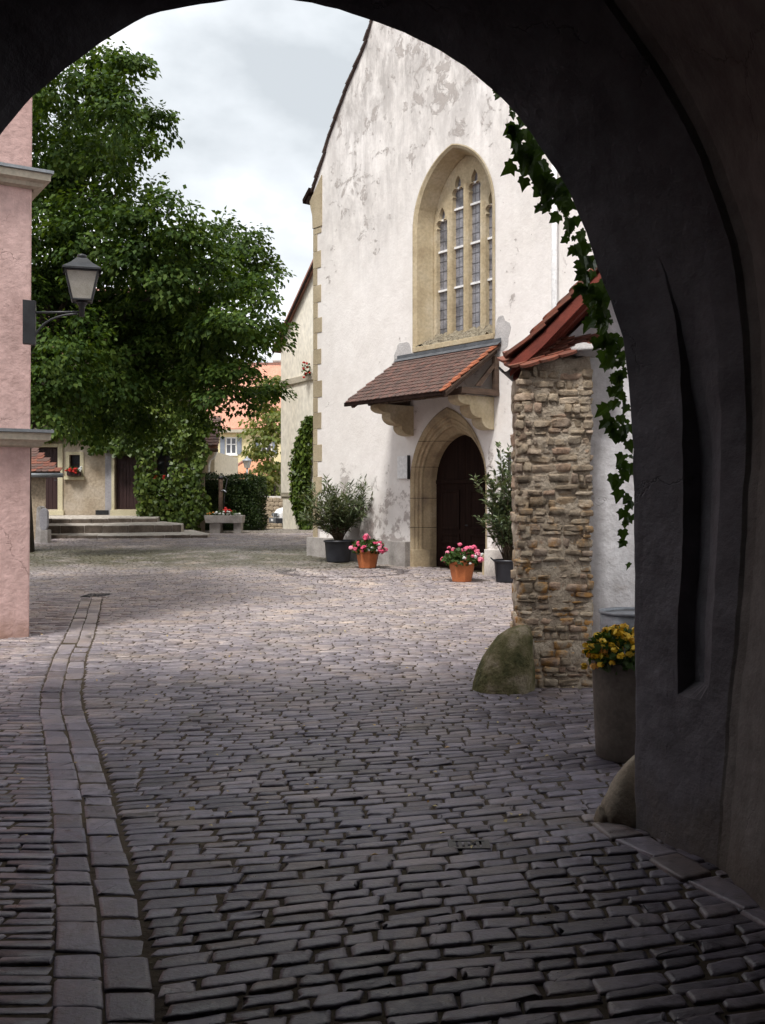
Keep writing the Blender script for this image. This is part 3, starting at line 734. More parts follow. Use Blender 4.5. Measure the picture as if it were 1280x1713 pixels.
for z, r, lean in ((-0.05, .140, 0), (.04, .142, 0), (.09, .132, .004), (.13, .118, .012), (.18, .102, .024), (.23, .082, .038), (.28, .060, .054), (.32, .036, .07), (.34, .015, .08), (.343, .003, .085)):
    ring = []
    for k in range(22):
        th = 2 * math.pi * k / 22; w = 1 + 0.10 * mnoise.noise(Vector((math.cos(th) * 1.6, math.sin(th) * 1.6, z * 7 + 3)))
        w += .10 * mnoise.noise(Vector((math.cos(th) * 3.5, math.sin(th) * 3.5, z * 12)));  w *= .93 if k in (15, 16) else 1
        ring.append((1.215 + lean + r * w * math.cos(th), 5.06 + r * w * 0.8 * math.sin(th), z))
    rowsS.append(ring)
mb.loft(rowsS, True); mb.build('stone', M['guard'], guard, smooth=True)
mb = MB(); vs_, fs_ = blob((1.085, 5.03, 0.02), (.035, .05, .055), 4, .35); mb.add(vs_, fs_); mb.build('chip_stone', M['guard'], guard, smooth=True)

# ivy hanging at the right edge of the arch
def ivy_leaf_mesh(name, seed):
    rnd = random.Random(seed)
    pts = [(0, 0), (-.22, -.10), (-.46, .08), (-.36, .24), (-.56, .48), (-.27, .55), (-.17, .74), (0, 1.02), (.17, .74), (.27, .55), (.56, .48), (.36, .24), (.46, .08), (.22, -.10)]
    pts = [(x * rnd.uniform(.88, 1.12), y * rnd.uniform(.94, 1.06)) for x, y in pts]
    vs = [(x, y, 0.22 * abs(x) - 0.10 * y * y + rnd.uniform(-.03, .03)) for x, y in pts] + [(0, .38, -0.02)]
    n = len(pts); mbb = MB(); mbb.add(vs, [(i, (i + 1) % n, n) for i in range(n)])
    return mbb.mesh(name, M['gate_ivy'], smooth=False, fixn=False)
ivy_meshes = [ivy_leaf_mesh('ivy_leaf', i) for i in range(5)]
ivy = thing('climbing_ivy', (1.25, 5.0, 0), 'dark ivy hanging along the right edge of the gateway arch', 'ivy')
edge = [(i, p) for i, p in enumerate(profA) if p.x > 0.1]
stem_pts = []
rnd = random.Random(3)
for i, p in edge:
    if p.z > 1.3 and p.x > .45: stem_pts.append((p.x + nrmA[i].x * 0.03 + rnd.uniform(-.012, .012), GYF + 0.03, p.z + nrmA[i].z * .03))
mb = MB(); mb.tube(stem_pts, 0.007, 6); mb.tube([(x + rnd.uniform(-.03, .03) + .03, y + .02, z + rnd.uniform(-.03, .03)) for x, y, z in stem_pts[::3]], 0.005, 6)
mb.build('stem', M['twig'], ivy)
def put_leaf(x, y, z, size, tilt, mesh, hang):
    n = Vector((rnd.uniform(-.6, .6), rnd.choice((1, 1, 1, -1)) * rnd.uniform(.5, 1.0), rnd.uniform(-.1, .7))).normalized()
    tip = (Vector((math.sin(hang), 0, -math.cos(hang))) + Vector((0, rnd.uniform(-.25, .25), 0))).normalized()
    sx = tip.cross(n).normalized(); n = sx.cross(tip)
    Mx = Matrix.Translation((x, y, z)) @ Matrix((sx * size, tip * size, n * size)).transposed().to_4x4()
    link_mesh('leaf', mesh, ivy, Mx)
clusters = [  # pixel position, spread x, spread y, count, size
    (856, 192, 6, 6, 2, .060), (868, 232, 14, 14, 8, .08), (880, 270, 15, 20, 10, .10), (905, 290, 14, 18, 6, .09), (925, 325, 18, 18, 9, .080), (945, 330, 12, 20, 6, .08), (912, 350, 6, 10, 3, .065), (950, 372, 6, 6, 2, .055), (965, 400, 10, 14, 4, .06),
    (968, 425, 12, 12, 5, .055), (982, 455, 12, 20, 7, .07), (984, 500, 12, 25, 7, .085), (1003, 520, 16, 30, 12, .075), (1018, 555, 14, 28, 12, .07), (1030, 600, 14, 25, 9, .065), (1018, 592, 8, 8, 3, .055), (1036, 640, 12, 20, 7, .065), (1034, 680, 10, 14, 4, .06), (1020, 715, 10, 12, 4, .075), (1036, 728, 14, 14, 6, .075), (1048, 740, 8, 12, 3, .06),
    (1044, 785, 9, 14, 5, .06), (1036, 815, 10, 14, 4, .07), (1052, 800, 6, 14, 3, .055), (1050, 862, 8, 14, 4, .05), (1046, 885, 8, 10, 3, .055), (1045, 915, 6, 6, 2, .05), (1056, 955, 3, 4, 1, .04),
    (840, 168, 4, 4, 1, .05), (806, 140, 5, 3, 1, .05), (724, 80, 3, 2, 1, .035), (830, 160, 5, 4, 2, .045)]
for cx0, cy0, sx_, sy_, n_, sz in clusters:
    for k in range(int(n_ * 1.4)):
        Y = GYF + rnd.uniform(.03, .16)
        p = at(cx0 + rnd.gauss(0, sx_ * .7), cy0 + rnd.gauss(0, sy_ * .7) - 14, Y)
        put_leaf(p.x, p.y, p.z, sz * .85 * rnd.uniform(.5, 1.35), 0, rnd.choice(ivy_meshes), rnd.uniform(-.9, .5))

for (i, p) in edge:
    if not (.62 < p.x and 1.55 < p.z < 3.75): continue
    for k in range(3 if p.z < 3.2 and p.z > 2.0 else 1):
        o_ = nrmA[i] * rnd.uniform(-.075, .02)
        put_leaf(p.x + o_.x, GYF + rnd.uniform(.03, .2), p.z + o_.z + .04, rnd.uniform(.03, .075), 0, rnd.choice(ivy_meshes), rnd.uniform(-1.2, .6))
# ------------------------------------------------------------------ annex on the right: gable end, rubble buttress
def tile_mesh(name, w, l, th, mat, round_end=True, n=5):
    pts = [(-w / 2, 0), (w / 2, 0)]
    if round_end:
        for k in range(n + 1):
            a = math.pi * k / n; pts.append((w / 2 * math.cos(a), l - w * .28 + w * .28 * math.sin(a)))
    else: pts += [(w / 2, l), (-w / 2, l)]
    mbb = MB(); mbb.prism([(x, y, 0) for x, y in pts], (0, 0, th))
    return mbb.mesh(name, mat)
def lay(root, name, meshes, o, across, down, nrm, cols, rows, w, step, skip=None, jit=0.004, lift=0.012, tilt=0.05, rs=1):
    rr = random.Random(rs)
    for j in range(rows):
        for i in range(cols):
            if skip and skip(i, j): continue
            off = 0.5 * w if j % 2 else 0.0
            d = (down - nrm * -tilt * 0 ).normalized()
            dd = (down + nrm * tilt).normalized() if False else down
            x = across; y = (down + nrm * rr.uniform(-.01, .01) + across * rr.uniform(-.012, .012)).normalized(); z = x.cross(y).normalized()
            if z.dot(nrm) < 0: x = -across; z = x.cross(y).normalized()
            x = y.cross(z)
            p = o + across * (w * (i + .5) + off + rr.uniform(-jit, jit)) + down * (step * j + rr.uniform(-jit, jit)) + nrm * (lift + rr.uniform(0, .004))
            yt = (y + z * tilt).normalized(); zt = x.cross(yt).normalized()
            Mx = Matrix.Translation(p) @ Matrix((x, yt, zt)).transposed().to_4x4()
            link_mesh(name, rr.choice(meshes), root, Mx)

AE = Vector((.968, -.25, 0)); AB = Vector((.25, .968, 0)); A0_ = Vector((1.27, 9.09, 0))
annex_o = thing('white_annex', A0_, 'white plastered annex with red verge board, right of the courtyard', 'building')
def aw(t, b, z): return A0_ + AE * t + AB * b + Vector((0, 0, z))
mb = MB()
gab = [(0, -.05), (3.0, -.05), (3.0, 3.2), (1.9, 4.62), (.62, 3.26), (0.02, 2.68)]
mb.prism([aw(t, 0, z) for t, z in gab], AB * 5.0)
mb.build('wall', M['white_wall'], annex_o)
# roof: eave at left, rises to the right, kicked eave
prof = [(-.075, 2.75), (.20, 2.99), (.55, 3.35), (.90, 3.72), (1.9, 4.80)]
mb = MB()
fr = -.42
for (t0, z0), (t1, z1) in zip(prof[:-1], prof[1:]):
    mb.prism([aw(t0, fr + .02, z0), aw(t1, fr + .02, z1), aw(t1, fr + .02, z1 + .03), aw(t0, fr + .02, z0 + .03)], AB * 5.2)
mb.prism([aw(1.9, fr + .02, 4.80), aw(3.4, fr + .02, 3.35), aw(3.4, fr + .02, 3.38), aw(1.9, fr + .02, 4.83)], AB * 5.2)
mb.build('roof_boarding', M['red_wood'], annex_o)
mb = MB()
for (t0, z0), (t1, z1) in zip(prof[:-1], prof[1:]):
    mb.prism([aw(t0, fr, z0 - .095), aw(t1, fr, z1 - .095), aw(t1, fr, z1 + .012), aw(t0, fr, z0 + .012)], AB * .035)
mb.build('verge_board', M['red_wood'], annex_o)
for b_ in (0.25, 0.75):
    mb = MB()
    for (t0, z0), (t1, z1) in zip(prof[:-1], prof[1:]):
        mb.prism([aw(t0, fr + b_ * .5 + .1, z0 - .10), aw(t1, fr + b_ * .5 + .1, z1 - .10), aw(t1, fr + b_ * .5 + .1, z1 - .004), aw(t0, fr + b_ * .5 + .1, z0 - .004)], AB * .09)
    mb.build('rafter', M['red_wood'], annex_o)
tm_red = [tile_mesh('tile', .165, .30, .026, M['tile_red']), tile_mesh('tile', .16, .29, .028, M['tile_red'])]
lens = []
pts3 = [aw(t, fr - .03, z + .035) for t, z in prof]
down_seg = []
d_ = 0
for (a, b_) in zip(pts3[::-1][:-1], pts3[::-1][1:]): down_seg.append((a, b_, (b_ - a).length))
q = 0.10
tot = sum(s_[2] for s_ in down_seg)
rr = random.Random(5)
jrow = 0
while q < tot - .24:
    acc = 0
    for a, b_, l_ in down_seg:
        if acc + l_ >= q: break
        acc += l_
    p = a.lerp(b_, (q - acc) / l_); dn = (b_ - a).normalized(); acr = AB; nr = acr.cross(dn)
    if nr.z < 0: nr = -nr
    for i in range(7):
        x = dn.cross(nr); pp = p + acr * (.165 * (i + .5)) + nr * (.012 + rr.uniform(0, .006))
        yt = (dn + nr * .13).normalized(); zt = nr
        x = yt.cross(zt).normalized(); zt = x.cross(yt).normalized()
        link_mesh('roof_tile', rr.choice(tm_red), annex_o, Matrix.Translation(pp) @ Matrix((x, yt, zt)).transposed().to_4x4())
    q += .155
mb = MB(); mb.loft([[aw(-.115 + .055 * math.cos(q), b_, 2.735 + .055 * math.sin(q)) for q in np.linspace(math.pi, 2 * math.pi, 9)] + [aw(-.115 + .047 * math.cos(q), b_, 2.735 + .047 * math.sin(q)) for q in np.linspace(2 * math.pi, math.pi, 9)] for b_ in (fr - .04, 4.6)], True); mb.build('gutter', M['lead'], annex_o, smooth=False)

butt = thing('stone_buttress', (1.47, 8.85, 0), 'brown rubble stone buttress with a small tiled cap beside the white wall', 'buttress')
BX0, BX1, BYF = 1.185, 1.775, 8.66
mb = MB()
rowsB = []
for z in np.linspace(-.05, 2.70, 60):
    fl = 0.05 * max(0, 1 - z / .9) ** 1.5
    x0, x1, yf = BX0 + .0 - fl * .2, BX1 + fl * 1.2, BYF - fl
    zt = z
    tilt_ = max(0, (z - 2.3) / .4) * .14
    row = []
    nx = 22
    for k in range(nx + 1): row.append((x0 + (x1 - x0) * k / nx + 0.0, yf, zt))
    for k in range(1, 7): row.append((x1, yf + .6 * k / 6, zt))
    for k in range(1, nx + 1): row.append((x1 - (x1 - x0) * k / nx, yf + .6, zt))
    for k in range(1, 6): row.append((x0, yf + .6 - .6 * k / 6, zt))
    row = [Vector((p[0], p[1], p[2] + tilt_ * (p[0] - 1.3) / .5)) for p in row]
    row = [Vector(p) + Vector((mnoise.noise(Vector(p) * 5), mnoise.noise(Vector(p) * 5 + Vector((9, 0, 0))), 0)) * .022 + Vector((mnoise.noise(Vector(p) * 17), mnoise.noise(Vector(p) * 17 + Vector((9, 0, 0))), 0)) * .016 for p in row]
    rowsB.append(row)
mb.loft(rowsB, True)
core = mb.build('mortar_core', M['mortar'], butt, smooth=True)
def stone_mesh(name, seed, mat):
    mbb = MB(); vs_, fs_ = blob((0, 0, 0), (.5, .5, .5), seed, .26, 14, 9, 3.6, sq=.38); mbb.add(vs_, fs_)
    return mbb.mesh(name, mat, smooth=True)
st_meshes = [stone_mesh('rubble_stone', k + .37, M['rubble']) for k in range(14)]
rr = random.Random(12)
def rubble_face(root, meshes, org, ex, ey_n, W, H, hmin, hmax, wmin, wmax, depth, zf=None):
    z = 0.0; cnt = 0
    while z < H - .03:
        h = rr.uniform(hmin, hmax); x = rr.uniform(-.05, 0.0)
        while x < W - .03:
            w = rr.uniform(wmin, wmax)
            w = min(w, W - x + .015)
            hh = h * rr.uniform(.72, 1.04)
            if w > .045:
                zc = z + hh / 2 + .015 * math.sin(3 * (x + z * 2)); f_ = 0.05 * max(0, 1 - zc / .9) ** 1.5
                p = org + ex * (x + w / 2) + ey_n * (f_ - depth * .355 + rr.uniform(-.018, .016)) + Vector((0, 0, zc + rr.uniform(-.008, .008)))
                rot = Matrix.Rotation(rr.uniform(-.08, .08), 3, ey_n) @ Matrix.Rotation(rr.uniform(-.16, .16), 3, ex) @ Matrix.Rotation(rr.uniform(-.12, .12), 3, 'Z') @ Matrix.Rotation(rr.choice((0, math.pi)) , 3, ey_n)
                Mx = Matrix.Translation(p) @ (rot @ Matrix((ex * (w * 1.02 - .012), ey_n * depth, Vector((0, 0, hh * 1.08 - .012)))).transposed()).to_4x4()
                link_mesh('rubble_stone', rr.choice(meshes), root, Mx); cnt += 1
            x += w
        z += h
    return cnt
rubble_face(butt, st_meshes, Vector((BX0 - .01, BYF, 0)), Vector((1, 0, 0)), Vector((0, -1, 0)), BX1 - BX0 + .02, 2.68, .040, .105, .05, .20, .10)
rubble_face(butt, st_meshes, Vector((BX0, BYF + .55, 0)), Vector((0, -1, 0)), Vector((-1, 0, 0)), .55, 2.58, .08, .16, .10, .24, .09)
# tiled cap, sloping down to the front left
cap_e = Vector((1, .05, .30)).normalized(); cap_n = Vector((-.34, -.42, 1)); cap_n = (cap_n - cap_e * cap_n.dot(cap_e)).normalized(); cap_dn = cap_n.cross(cap_e)
if cap_dn.y > 0: cap_dn = -cap_dn
tm_cap = [tile_mesh('cap_tile', .165, .26, .022, M['tile_red'], True), tile_mesh('cap_tile', .16, .25, .025, M['tile_red'], True)]
for j in range(5):
    for i in range(5):
        p = Vector((1.19, 8.55, 2.665)) + cap_e * (.165 * (i + .5) - (.08 if j % 2 else 0)) - cap_dn * (.11 * j + .25) + cap_n * (.004 + rr.uniform(0, .006))
        yt = (cap_dn + cap_n * .10).normalized(); x = yt.cross(cap_n).normalized(); zt = x.cross(yt)
        link_mesh('cap_tile', rr.choice(tm_cap), butt, Matrix.Translation(p) @ Matrix((x, yt, zt)).transposed().to_4x4())
mb = MB(); vs_, fs_ = blob((1.48, 8.98, 2.74), (.27, .34, .10), 3.2, .15, 16, 9, 3, sq=.6); mb.add(vs_, fs_); mb.build('cap_bedding', M['mortar'], butt, smooth=True)
mb = MB(); vs_, fs_ = blob((1.76, 8.72, 2.87), (.16, .20, .06), 8.2, .45, 16, 9, 3); mb.add(vs_, fs_); mb.build('mortar_fillet', M['patch'], butt, smooth=True)

boulder = thing('mossy_boulder', (1.0, 8.5, 0), 'greenish mossy boulder leaning at the foot of the rubble buttress', 'boulder')
mb = MB(); rowsS = []
for z, xl, xr, yr in ((-.06, .755, 1.28, .22), (.06, .765, 1.28, .225), (.16, .80, 1.28, .215), (.27, .845, 1.28, .195), (.37, .905, 1.27, .165), (.45, .975, 1.26, .13), (.51, 1.06, 1.24, .085), (.535, 1.13, 1.22, .03)):
    ring = []
    for k in range(26):
        th = 2 * math.pi * k / 26; w = 1 + .09 * mnoise.noise(Vector((math.cos(th) * 2, math.sin(th) * 2, z * 5))) + .04 * mnoise.noise(Vector((math.cos(th) * 6, math.sin(th) * 6, z * 15)))
        cxx = (xl + xr) / 2; rx = (xr - xl) / 2
        ring.append((cxx + rx * w * math.cos(th), 8.55 + yr * w * math.sin(th), z))
    rowsS.append(ring)
mb.loft(rowsS, True); mb.add(rowsS[-1], [tuple(range(26))]); mb.build('stone', M['moss_stone'], boulder, smooth=True)

# ------------------------------------------------------------------ flower builders
def flower_head_mesh(name, mat, n, r, ps, seed):
    rg = np.random.default_rng(seed)
    d = unit(rg.normal(0, 1, (n, 3)) + np.array([0, 0, .35])); P = d * r * rg.uniform(.6, 1.0, (n, 1))
    tang = unit(np.cross(d, rg.normal(0, 1, (n, 3)))); side = np.cross(d, tang)
    k = ps * rg.uniform(.7, 1.2, (n, 1))
    V = np.stack([P - tang * k, P + side * k + d * k * .2, P + tang * k, P - side * k + d * k * .2], 1).reshape(-1, 3)
    return np_mesh(name, V, np.arange(4 * n), np.arange(n) * 4, mat)
fh = {c: [flower_head_mesh('flower_head', M[c + '_petal'], 26, .034, .021, i) for i in range(3)] for c in ('pink', 'red', 'white')}
fh['yellow'] = [flower_head_mesh('flower_head', M['yellow_petal'], 14, .018, .015, i) for i in range(3)]
fh['orange'] = [flower_head_mesh('flower_head', M['orange_petal'], 14, .020, .016, i) for i in range(2)]
def head(root, col, p, s):
    Mx = Matrix.Translation(p) @ Matrix.Rotation(random.uniform(0, 6), 4, 'Z') @ Matrix.Diagonal((s, s, s * .85, 1))
    link_mesh('flower_head', random.choice(fh[col]), root, Mx)
def leafball(root, name, c, r, n, mat, size, wid=.9, up=.5, shell=.4):
    c = np.array(c); d = unit(rng.normal(0, 1, (n, 3))); k = shell + (1 - shell) * rng.random((n, 1)) ** .5
    P = c + d * k * np.array(r)
    ax = d + rng.normal(0, .6, (n, 3)); nr = d * .6 + np.array([0, 0, up]) + rng.normal(0, .45, (n, 3))
    Ln = size * rng.uniform(.65, 1.3, n)
    return leaves(name, P, ax, nr, Ln, Ln * wid, mat, root)

# yellow flowers in the tall pot by the gate
pot = thing('flower_pot', (1.535, 6.32, 0), 'tall grey brown pot of yellow flowers beside the gate jamb', 'flower pot')
mb = MB(); mb.lathe((1.535, 6.32, 0), [(.19, 0), (.205, .01), (.212, .15), (.222, .40), (.226, .555), (.234, .565), (.234, .60), (.205, .60), (.20, .52)], 36, cap=True)
mb.build('pot', M['concrete_pot'], pot, smooth=True)
mb = MB(); mb.lathe((1.535, 6.32, .54), [(.20, 0), (.12, .03), (.01, .045)], 24); mb.build('soil', M['soil'], pot)
leafball(pot, 'foliage', (1.515, 6.28, .66), (.24, .24, .12), 700, M['geranium_leaf'], .05)
for k in range(150):
    a = random.uniform(0, 6.28); r_ = math.sqrt(random.random())
    p = Vector((1.515 + .27 * r_ * math.cos(a), 6.27 + .26 * r_ * math.sin(a), .60 + .16 * math.sqrt(max(0, 1 - r_ * r_)) + random.uniform(-.07, .05)))
    head(pot, 'yellow', p, random.uniform(.9, 1.5))
for k in range(5): head(pot, 'orange', Vector((1.30 + random.uniform(-.04, .05), 6.2 + random.uniform(-.1, .1), .62 + random.uniform(-.05, .07))), 1.1)

barrel = thing('rain_barrel', (1.80, 7.3, 0), 'galvanised zinc barrel behind the yellow flowers, against the white wall', 'barrel')
mb = MB(); mb.lathe((1.80, 7.3, 0), [(.21, 0), (.222, .02), (.225, .20), (.231, .215), (.225, .23), (.228, .45), (.234, .465), (.228, .48), (.230, .66), (.236, .672), (.230, .685), (.236, .70), (.230, .712), (.232, .775)], 40)
mb.build('body', M['zinc_light'], barrel, smooth=True)
mb = MB(); mb.lathe((1.80, 7.3, 0), [(.232, .776), (.243, .782), (.243, .80), (.226, .80), (.222, .78)], 40, cap=False); mb.build('rim', M['zinc_light'], barrel, smooth=True)

# ------------------------------------------------------------------ church
CD = Vector((.619, -.785, 0)); CN = Vector((-.785, -.619, 0)); CP = Vector((1.606, 21.0, 0))
def cw(u, z, dd=0.0): return CP + CD * u - CN * dd + Vector((0, 0, z))      # dd > 0 goes into the wall
church = thing('church', (1.606, 21.0, 0.0), 'tall white gabled church with pointed window and tiled porch roof', 'church')
UC = -0.24
def parch(uc, w, z0, zs, za, n=14):
    h = za - zs; Rr = (w * w + h * h) / (2 * w); pts = [(uc - w, z0)]
    a1 = math.acos(max(-1, min(1, (Rr - w) / Rr)))
    L_ = []
    for k in range(n + 1):
        a = a1 * k / n; L_.append((uc - w + Rr - Rr * math.cos(a), zs + Rr * math.sin(a)))
    pts += L_ + [(2 * uc - x, z) for x, z in L_[::-1][1:]] + [(uc + w, z0)]
    return pts
U0, U1 = -5.35, 2 * UC + 5.35
verge = [(-5.35, 9.25), (-4.95, 9.85), (-4.70, 10.33), (-3.94, 11.17 + .15), (-3.26, 12.05), (-2.94, 12.60), (UC, 18.0)]
outer = [(U0, -.3)] + verge + [(2 * UC - u, z) for u, z in verge[::-1][1:]] + [(U1, -.3)]
WIN = parch(UC, 1.26, 4.86, 7.45, 9.0)
DU = -0.45
DOOR = parch(-0.40, 1.185, 0.02, 1.95, 3.50)
V2, T2 = fill_with_holes(outer, [WIN, DOOR])
mb = MB(); mb.add([cw(u, z) for u, z in V2], T2)
# side and back of the nave
dep = 18.0
for (a, b_) in ((outer[0], outer[1]), (outer[-1], outer[-2])):
    mb.add([cw(*a), cw(*b_), cw(*b_, dep), cw(*a, dep)], [(0, 1, 2, 3)])
mb.add([cw(u, z, dep) for u, z in outer], [tuple(range(len(outer)))])
mb.build('wall', M['church'], church, fixn=False)
# roof with thin tiled verge
mb = MB()
rv = [(-5.60, 8.98), (-5.35, 9.29)] + [(u - .0, z + .015) for u, z in verge[1:-1]] + [(UC, 18.03)]
for side in (1, -1):
    P_ = [(u if side > 0 else 2 * UC - u, z) for u, z in rv]
    for (a, b_) in zip(P_[:-1], P_[1:]):
        q4 = [cw(a[0], a[1], -.05), cw(b_[0], b_[1], -.05), cw(b_[0], b_[1] + .04, -.05), cw(a[0], a[1] + .04, -.05)]
        mb.prism(q4, -CN * (dep + .1))
mb.build('roof', M['verge_dark'], church)
for k in range(44):                                       # verge tiles make the uneven edge
    q = k / 44 * 9.2; acc = 0
    for a, b_ in zip(rv[:-1], rv[1:]):
        l_ = math.hypot(b_[0] - a[0], b_[1] - a[1])
        if acc + l_ > q: break
        acc += l_
    f_ = (q - acc) / l_; u_, z_ = a[0] + (b_[0] - a[0]) * f_, a[1] + (b_[1] - a[1]) * f_
    du, dz = (b_[0] - a[0]) / l_, (b_[1] - a[1]) / l_
    if k == 0: vt = None
    mbb = MB(); t0 = cw(u_, z_ + .045, -.07 + random.uniform(-.015, .015)); ex = (CD * du + Vector((0, 0, dz))); nn = (CD * -dz + Vector((0, 0, du)))
    mbb.prism([t0 + nn * -.02, t0 + ex * .26 + nn * -.03, t0 + ex * .26 + nn * .0, t0 + nn * .028], -CN * .3)
    mbb.build('verge_tile', M['verge_dark'], church)
# eave end
mb = MB(); mb.prism([cw(-5.66, 8.98, -.12), cw(-5.40, 9.20, -.12), cw(-5.40, 9.32, -.12), cw(-5.68, 9.08, -.12)], -CN * .6); mb.build('eave_board', M['dark_wood'], church)
mb = MB(); mb.prism([cw(-5.37, 8.30, -.03), cw(-4.98, 8.30, -.03), cw(-4.98, 9.55, -.03), cw(-5.30, 9.20, -.03), cw(-5.50, 9.02, -.03), cw(-5.46, 8.85, -.03), cw(-5.38, 8.62, -.03)], -CN * .5)
mb.build('kneeler', M['quoin'], church, bevel=.01)
# quoins down the left corner
z = 0.55; k = 0
while z < 8.28:
    h = 0.40 * random.uniform(.9, 1.1); h = min(h, 8.29 - z)
    w = 0.34 if k % 2 else 0.17
    w *= random.uniform(.93, 1.07)
    mb = MB(); mb.prism([cw(U0 - .012, z + .004, -.014), cw(U0 + w, z + .004, -.014), cw(U0 + w, z + h - .004, -.014), cw(U0 - .012, z + h - .004, -.014)], -CN * .3)
    mb.build('quoin', M['quoin'], church, bevel=.006)
    z += h; k += 1
# plinth left of the door (stone blocks) and pale base right of it
def fbox(name, u0, u1, z0, z1, out, mat, root=church, inn=.1, bev=.012):
    mb = MB(); mb.prism([cw(u0, z0, -out), cw(u1, z0, -out), cw(u1, z1, -out), cw(u0, z1, -out)], -CN * (out + inn))
    return mb.build(name, mat, root, bevel=bev)
us = [U0 - .13, -4.1, -3.05, -1.62]
for a, b_ in zip(us[:-1], us[1:]):
    fbox('plinth_block', a + .004, b_ - .004, -.2, .66 + random.uniform(-.01, .01), .14 + random.uniform(-.006, .006), M['grey_stone'])
fbox('plinth_block', .80, U1, -.3, .60, .09, M['pale_stone'])
fbox('threshold', -1.75, .95, -.2, .06, .42, M['grey_stone'])

# window: moulded reveal, tracery, lights
mb = MB()
steps = [(1.275, .00, -.018), (1.24, .0, -.020), (1.16, .03, .02), (1.15, .03, .05), (1.05, .10, .32), (1.03, .12, .36), (1.02, .13, .52)]
rowsW = []
for w, drop, dd in steps:
    k = (1.26 - w)
    rowsW.append([cw(u, z, dd) for u, z in parch(UC, w, 4.86 + k * .9, 7.45, 9.0 - k * .62)])
mb.loft(rowsW)
win = mb.build('window_frame', M['sandstone'], church, smooth=False, fixn=False)
fbox('window_sill', UC - 1.25, UC + 1.25, 4.79, 4.90, .05, M['sandstone'])
mb = MB()
nA, nB = 40, 14; rowsW = []
for j in range(nB + 1):
    f_ = j / nB; row = []
    for i in range(nA + 1):
        u_ = UC - 1.2 + .28 * f_ + (2.4 - .56 * f_) * i / nA
        row.append(cw(u_, 4.90 + .30 * f_ + .10 * mnoise.noise(Vector((u_ * 7, f_ * 6, 1))), .0 + .44 * f_))
    rowsW.append(row)
mb.loft(rowsW); mb.build('rough_sill', M['rough_sill'], church, fixn=False)
DDW = .39
lights_c = [UC - .765, UC - .255, UC + .255, UC + .765]
tops = [7.93, 8.50, 8.50, 7.93]
def light_loop(c, top, hw=.178):
    pts = [(c - hw, 5.10), (c - hw, top - .48)]
    # trefoil head: two side lobes and a pointed top lobe
    for k in range(7):
        a = math.pi * (1.25 - k / 6 * 0.95); pts.append((c - .088 + .098 * math.cos(a), top - .37 + .098 * math.sin(a)))
    for k in range(5):
        f_ = k / 4; pts.append((c - .088 + .088 * f_ - .04 * math.sin(f_ * math.pi), top - .245 + .245 * f_))
    rt = [(2 * c - x, z) for x, z in pts[::-1][1:]]
    return pts + rt
plate = parch(UC, 1.035, 4.95, 7.45, 8.85)
V2, T2 = fill_with_holes(plate, [light_loop(c, t_) for c, t_ in zip(lights_c, tops)])
mb = MB(); mb.add([cw(u, z, DDW) for u, z in V2], T2)
for c, t_ in zip(lights_c, tops):
    lp = light_loop(c, t_); n = len(lp)
    mb.add([cw(u, z, DDW) for u, z in lp] + [cw(u + (c - u) * .10, z, DDW + .09) for u, z in lp], [(i, (i + 1) % n, n + (i + 1) % n, n + i) for i in range(n)])
trac = mb.build('tracery', M['sandstone'], win, fixn=False)
for c in (UC - .51, UC, UC + .51):                          # mullions stand proud of the plate
    mb = MB(); w = .05; tt = 7.75 if abs(c - UC) > .1 else 8.25
    mb.prism([cw(c - .065, 5.1, DDW - .004), cw(c - .03, 5.1, DDW - .05), cw(c + .03, 5.1, DDW - .05), cw(c + .065, 5.1, DDW - .004)], Vector((0, 0, tt - 5.1)))
    mb.build('mullion', M['sandstone'], win)
for ci, (c, t_) in enumerate(zip(lights_c, tops)):
    zs_ = [5.10, 6.13, 6.98, 7.80 if ci in (1, 2) else 7.66] + ([8.24] if ci in (1, 2) else [])
    for a, b_ in zip(zs_, zs_[1:] + [t_]):
        mb = MB(); mb.prism([cw(c - .2, a + .01, DDW + .09), cw(c + .2, a + .01, DDW + .09), cw(c + .2, b_ - .01, DDW + .09), cw(c - .2, b_ - .01, DDW + .09)], -CN * .01)
        mb.build('pane', M['leaded'], win)
        nlead = max(1, int((b_ - a) / .2))
        mbl = MB()
        for q in range(1, nlead):
            zz = a + (b_ - a) * q / nlead; mbl.prism([cw(c - .18, zz, DDW + .082), cw(c + .18, zz, DDW + .082), cw(c + .18, zz + .010, DDW + .082), cw(c - .18, zz + .010, DDW + .082)], -CN * .01)
        for uu in (-.06, .06):
            mbl.prism([cw(c + uu, a, DDW + .083), cw(c + uu + .008, a, DDW + .083), cw(c + uu + .008, b_, DDW + .083), cw(c + uu, b_, DDW + .083)], -CN * .01)
        mbl.build('lead_came', M['came'], win)
    for zz in zs_[1:]:
        mb = MB(); mb.prism([cw(c - .185, zz - .022, DDW + .045), cw(c + .185, zz - .022, DDW + .045), cw(c + .185, zz + .022, DDW + .045), cw(c - .185, zz + .022, DDW + .045)], -CN * .05)
        mb.build('saddle_bar', M['white_paint'], win)

